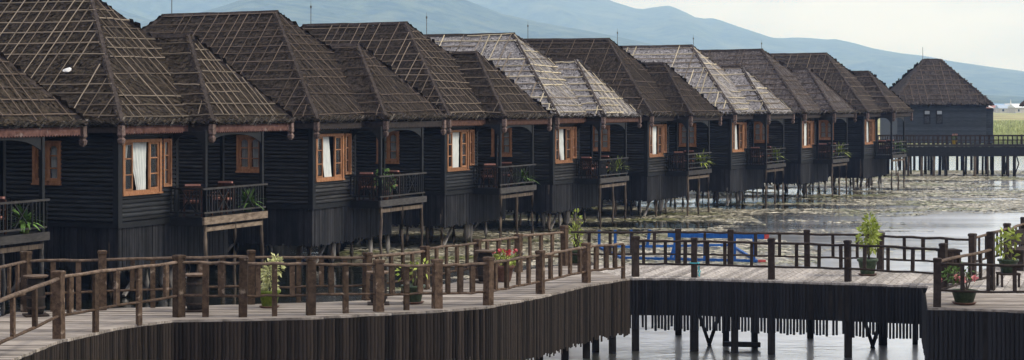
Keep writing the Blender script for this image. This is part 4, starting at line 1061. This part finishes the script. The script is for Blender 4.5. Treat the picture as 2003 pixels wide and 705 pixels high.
for s in (.40,.62,.84,.98): c = fl_.lerp(fr_, s); bm_('post', c, c+top, .085, .085)
c = fl_.lerp(fr_,.37); bm_('slanted_post', c, c+Vector((.22,0,.80)), .09, .09)
# ------------------------------------------------------------------ far walkway, far hut, marsh, village
def far_walk():
    e = empty('far_walkway', (34, 130, 0)); tag(e, 'far raised walkway with railing on piles behind the last hut', 'walkway'); b = Vector((34,130,0))
    x0, x1, y0 = 22.0, 44.0, 129.0
    mb = MB(); mb.box(x0-34,x1-34,y0-130,y0-130+2.6,2.14,2.26); mb.build('deck', W_FLOORB, e)
    mb = MB(); mb.box(x0-34,x1-34,y0-130-.06,y0-130-.002,1.45,2.13); mb.build('fascia', W_TRIM, e)
    mb = MB(); mb.box(x0-34,x1-34,y0-130-.05,y0-130+.05,2.255,2.32); mb.build('kerb_beam', W_FLOORB, e)
    for z in (2.92,2.62): mb = MB(); mb.beam((x0-34,-1,z),(x1-34,-1,z),.08,.07); mb.build('rail', RAILD, e)
    mb = MB(); mb.beam((x0-34,1.5,2.92),(x1-34,1.5,2.92),.08,.07); mb.build('rail', RAILD, e)
    k = 0; x = x0-34+.15
    while x < x1-34:
        for y in (-1, 1.5):
            mb = MB(); big = k % 9 == 0; w_ = .07 if big else .03; mb.box(x-w_,x+w_,y-.04,y+.04,2.27,2.98 if big else 2.89); mb.build('post' if big else 'baluster', RAILD, e)
        x += .34; k += 1
    r = random.Random(5); x = x0-34
    while x < 39.9-34:
        for y in (-.9, 1.2, 2.4):
            if r.random() < .85:
                mb = MB(); xx = x+r.uniform(-.2,.2); rr = r.uniform(.05,.13); mb.tube([(xx,y,-.7),(xx+r.uniform(-.06,.06),y,2.12)], rr, 7); mb.build('pile', W_STILT if y < 0 and r.random() < .4 else PILE, e, smooth=True)
        x += .95
    for px in (1971, 1984): mb = MB(); xx = PX(px,129.5)-34; mb.tube([(xx,-.6,-.7),(xx,-.6,2.12)], .09, 7); mb.build('pile', W_STILT if px == 1971 else PILE, e, smooth=True)
    mb = MB(); xx = PX(1984,129.5)-34; mb.beam((xx,-.5,2.0),(xx+.33,-.5,.9),.07,.07); mb.beam((xx+.33,-.5,.9),(xx-.1,-.5,-.3),.07,.07); mb.beam((xx-.45,-.5,1.9),(xx-.7,-.5,.2),.07,.07); mb.build('brace', PILE, e)
far_walk()
def hip_hut(loc, X0, X1, Yd, zf, ze, zr, rl, th, label, rz=0, over=.5, boards=True):
    """plain hip-roofed hut; local box X0..X1 by 0..Yd"""
    e = empty('thatched_hut', loc, rz); tag(e, label, 'hut')
    mb = MB(); mb.box(X0,X1,0,Yd,zf,ze-.02); wl = mb.build('wall', W_GREYB, e)
    if boards:
        n = int((ze-zf)/.14)
        bmx = MB(); bmx.add([(X0,0,0),(X1,0,0),(X1,-.04,0),(X0,-.04,0),(X0,-.002,.145),(X1,-.002,.145),(X1,-.014,.145),(X0,-.014,.145)], [(0,3,2,1),(4,5,6,7),(0,1,5,4),(1,2,6,5),(2,3,7,6),(3,0,4,7)]); bm2 = bmx.mesh('siding_board')
        for k in range(n): obj('siding_board', bm2, W_GREYB, wl, Matrix.Translation((0,-.001,zf+k*.14)))
    c = (X0+X1)/2; y = Yd/2
    A_, B_, C_, D_ = (X0-over,-over,ze), (X1+over,-over,ze), (X1+over,Yd+over,ze), (X0-over,Yd+over,ze); r0, r1 = (c-rl/2,y,zr), (c+rl/2,y,zr)
    rc = MB(); dn = Vector((0,0,-.05)); q = [Vector(p)+dn for p in (A_,B_,C_,D_,r0,r1)]; rc.add(q, [(0,1,5,4),(1,2,5),(2,3,4,5),(3,0,4),(3,2,1,0)]); rf = rc.build('roof', ROOFB, e)
    t = MB(); shingles(t, A_, B_, r1, r0, 5, .2, .1, .24, .03); shingles(t, B_, C_, r1, r1, 6, .2, .1, .24, .015); shingles(t, D_, A_, r0, r0, 7, .2, .1, .24, .015); shingles(t, C_, D_, r0, r1, 8, .3, .1, .3, .008)
    fringe(t, A_, B_, 3, (0,1,0), 10); fringe(t, B_, C_, 4, (-1,0,0), 8)
    t.build('thatch', th, rf, fix=False, kind='stuff')
    for a_, b_ in ((A_,r0),(B_,r1),(r0,r1)): obj('ridge_cap', cap_mesh(a_, Vector(b_)+Vector((.02,.02,-.02)), .30), CAPM, rf)
    r = random.Random(9)
    for k in range(1, 9):
        t_ = k/9.5; a_, b_ = Vector(A_).lerp(Vector(r0),t_), Vector(B_).lerp(Vector(r1),t_); nn_ = (Vector(B_)-Vector(A_)).cross(Vector(r0)-Vector(A_)).normalized()
        obj('batten', BATS[k%4], B_BROWN, rf, bar_matrix(a_+nn_*.08, b_+nn_*.08, .05, .04, nn_))
    for k in range(1, 14):
        f_ = k/14; base = Vector(A_).lerp(Vector(B_), f_); tt = min(1, min(f_,1-f_)*2.3); tp = base.lerp(Vector((c+(base.x-c)*(1-tt)+0, y, zr)), 1)
        upd = Vector((0,y+over,zr-ze)); b_ = base + upd*tt*.93
        obj('batten', BATS[k%4], B_BROWN, rf, bar_matrix(base+upd*.05+nn_*.085, b_+nn_*.085, .045, .04, nn_))
    return e
h = hip_hut((PX(1755,150),150,0), 0.0, 7.45, 7.0, 1.9, 5.14, 9.05, 1.3, T_MID, 'detached dark hut with tall pyramid roof behind the far walkway')
for px in (1813, 1837):
    x = PX(px,150)-PX(1755,150)
    mb = MB(); mb.box(x-.26,x+.26,-.10,-.04,3.55,4.72); wn = mb.build('window', W_TRIM, h)
    mb = MB(); mb.box(x-.2,x+.2,-.115,-.102,3.62,4.2); mb.build('pane', GLASS, wn)
    mb = MB(); mb.box(x-.2,x+.2,-.118,-.102,4.36,4.64); mb.build('vent_panel', VENT, wn)
e = empty('annex', (PX(1932,150), 150.6, 0)); tag(e, 'narrow dark annex with white metal roof sheets beside the detached hut', 'annex')
mb = MB(); mb.box(0,.62,0,5,1.9,4.86); mb.build('wall', W_TRIM, e)
for k in range(20): mb = MB(); mb.box(0,.62,-.03,-.002,1.92+k*.145,1.92+k*.145+.13); mb.build('siding_board', W_GREYB, e)
for k in range(3): mb = MB(); mb.add([(-1.2+k*.6,-.5,5.02-k*.05),(-.65+k*.6,-.55,4.94-k*.05),(-.6+k*.6,2.5,5.3-k*.05),(-1.15+k*.6,2.5,5.38-k*.05),(-1.2+k*.6,-.5,5.06-k*.05),(-.65+k*.6,-.55,4.98-k*.05),(-.6+k*.6,2.5,5.34-k*.05),(-1.15+k*.6,2.5,5.42-k*.05)], [(3,2,1,0),(4,5,6,7),(0,1,5,4),(1,2,6,5),(2,3,7,6),(3,0,4,7)]); mb.build('roof_sheet', METALSH, e)
mb = MB(); mb.tube([(PX(1805,153.5),153.5,8.9),(PX(1805,153.5),153.5,10.1)], .02, 6); mb.build('lightning_rod', ROD, h).matrix_parent_inverse = Matrix.Translation((PX(1755,150),150,0)).inverted()
for (x, y) in [(.3+1.2*k, yy) for k in range(7) for yy in (.3, 3.5)]:
    mb = MB(); mb.tube([(x,y,-.7),(x,y,1.92)], .11, 7); mb.build('stilt', PILE, h, smooth=True)
for x in (.2,.5):
    for y in (.3,4.5): mb = MB(); mb.tube([(x,y,-.7),(x,y,1.92)], .08, 7); mb.build('stilt', PILE, e, smooth=True)
h2 = hip_hut((PX(2001,186),186,0), 0.4, 8.0, 7.0, 1.0, 5.0, 9.0, 1.5, T_BROWN, 'thatched hut whose roof edge peeks in at the right frame edge', over=.7, boards=False, rz=-.30)
for (x, y) in [(.7+2.2*k, yy) for k in range(4) for yy in (.3, 6.5)]: mb = MB(); mb.tube([(x,y,-.7),(x,y,1.02)], .11, 7); mb.build('stilt', PILE, h2, smooth=True)
potted('walkway_plant', (PX(1870,128.9), 129.35, 2.262), 'small yellow flowering pot by the far walkway railing', (.34,.18,YEL), (40,(.16,.16,.16),.08,.16,LEAFG), .55, 3, flowers=(3,(.14,.14,.08),.7,.10,TERRA), seed=61)

GRASS = leafmat('marsh_grass', (.22,.32,.08), (.52,.50,.25), .45)
def grass():
    r = random.Random(11); mb = MB()
    for k in range(26000):
        y = 219 + 230*r.random()**1.6; x = y*r.uniform(.245,.31); d = noise.noise(Vector((x*.12, y*.05, 0))); hgt = r.uniform(.5,1.25)*(1+.45*d); wd = r.uniform(.03,.08)*(1+(y-219)/160)
        an = r.uniform(0,6.28); l = Vector((r.gauss(0,.25), r.gauss(0,.25), 1))*hgt; s = Vector((math.cos(an), math.sin(an), 0))*wd; p = Vector((x,y,.1))
        mb.add([p-s, p+s, p+s*.7+l*.6, p+l, p-s*.7+l*.55], [(0,1,2,3,4)])
    tag(mb.build('marsh_grass', GRASS, fix=False), 'tall pale green and straw marsh grass beyond the far walkway', 'grass', kind='stuff')
grass()
VR = [mat('village_roof_%d' % k, c, tuple(v*1.3 for v in c), (2,2,2), 1, .6, 0, 0, .1) for k, c in enumerate(((.30,.36,.44),(.55,.57,.58),(.34,.16,.12),(.20,.30,.42),(.42,.44,.45)))]
VW = mat('village_wall', (.40,.38,.34), (.55,.52,.48), (2,2,2), 1, .8, 0, 0, .25)
def village():
    r = random.Random(4)
    vl = [(1922,900,7,2,'red brown roofed village house nearest to the detached hut'),(1931,1120,9,1,'white roofed village house just right of the detached hut'),(1938,980,6,2,'small red roofed village house left of the blue roofs'),(1950,1000,9,3,'blue roofed village house left in the far village'),(1958,1180,8,0,'pale blue roofed house behind the village front row'),(1966,940,8,0,'grey blue roofed village house in the middle'),(1974,1250,10,1,'white village house under the small spire'),(1983,1000,9,4,'grey roofed village house right of the middle'),(1992,920,8,1,'white roofed village house near the right frame edge'),(2001,1080,9,3,'blue roofed village house cut by the right frame edge')]
    for px, Y, s, rm, lab in vl:
        z0 = .4+max(0, Y-2200)*.0015; e = empty('village_house', (PX(px,Y),Y,z0), r.uniform(-.5,.5)); tag(e, lab, 'house', 'far village houses')
        wd, dp, hh_ = s*.5, s*.4, r.uniform(2.2,3.0); mb = MB(); mb.box(-wd,wd,-dp,dp,-.6,hh_); mb.build('wall', VW, e)
        mb = MB(); o_ = .5; mb.add([(-wd-o_,-dp-o_,hh_-.1),(wd+o_,-dp-o_,hh_-.1),(wd+o_,dp+o_,hh_-.1),(-wd-o_,dp+o_,hh_-.1),(-wd-o_,0,hh_+s*.22),(wd+o_,0,hh_+s*.22)], [(0,1,5,4),(2,3,4,5),(1,2,5),(3,0,4),(3,2,1,0)]); mb.build('roof', VR[rm], e)
        for k in (-.5,.5): mb = MB(); mb.box(k*wd-.5,k*wd+.5,-dp-.06,-dp-.005,.8,1.9); mb.build('window', W_TRIM, e)
    e = empty('white_spire', (PX(1977,1150),1150,.4)); tag(e, 'small white spire rising over the far village', 'spire')
    mb = MB(); mb.lathe([(1.6,-.6),(1.6,1.5),(1.2,2.2),(.9,4.0),(.5,4.8),(.2,6.2),(.05,7.6)], n=12); mb.build('tower', WHITE, e, smooth=True); mb = MB(); mb.box(-2.2,2.2,-2.2,2.2,-.6,.9); mb.build('plinth', VW, e)
village()

# ------------------------------------------------------------------ floating weed on the water
WEED = mat('floating_weed', (.19,.175,.115), (.60,.55,.43), (.6,1.2,1.5), 1, .36, 0, 0, 0, island=.65, spec=.55, third=(.19,.20,.075), tlo=.50, thi=.64, tscale=.35)
def weeds():
    r = random.Random(21); mb = MB(); cnt = 0; tries = 0
    while cnt < 150000 and tries < 1200000:
        tries += 1
        Y = 44 + 96*r.random()**1.1; x = r.uniform(-6, 42)
        wob = 4.5*noise.noise(Vector((x*.09, Y*.07, 9.0)))
        # the mat lies between the huts and the open water on the right
        edge = .36*Y - 8.0 + wob
        if x > edge + 1.5: continue
        if Y < 77 + wob and x > 9.5 + wob*.5: dens = -.30
        elif Y < 58: dens = -.12 if x > 1.5 else -.26
        else: dens = .42
        if 77 + wob <= Y < 84 + wob and x > 11: dens = -.2
        if x > edge - 3: dens -= .25*(x-edge+3)/4.5
        # bare water beneath the huts
        k = (Y-47.3)/8.5; line = -10.0 + 3.9*k + .065*k*k*5
        if x < line + 2.0: dens -= .30
        elif x < line + 5.0: dens -= .14
        n1 = noise.fractal(Vector((x*.07, Y*.22, 1.7)), 1.0, 2.0, 4); n2 = noise.noise(Vector((x*.5, Y*1.6, 4.0)))
        if n1*.8 + n2*.35 + dens < r.uniform(-.05,.12): continue
        s = r.uniform(.022,.10)*(1+(Y-44)/130); asp = r.uniform(.4,.9); an = r.uniform(-.4,.4); m = 5; tl = r.gauss(0,.06); v = []; z = r.uniform(.006,.03)
        for q in range(m):
            t = 6.283*q/m; rr = s*r.uniform(.65,1.15); vx, vy = rr*1.4*math.cos(t), rr*asp*math.sin(t)
            v.append((x+vx*math.cos(an)-vy*math.sin(an), Y+vx*math.sin(an)+vy*math.cos(an), max(.004, z+tl*vy+r.uniform(-.004,.012))))
        mb.add(v, [tuple(range(m))]); cnt += 1
    tag(mb.build('floating_weed', WEED, fix=False), 'mat of straw coloured floating weed on the lake beside the huts', 'weed', kind='stuff')
weeds()
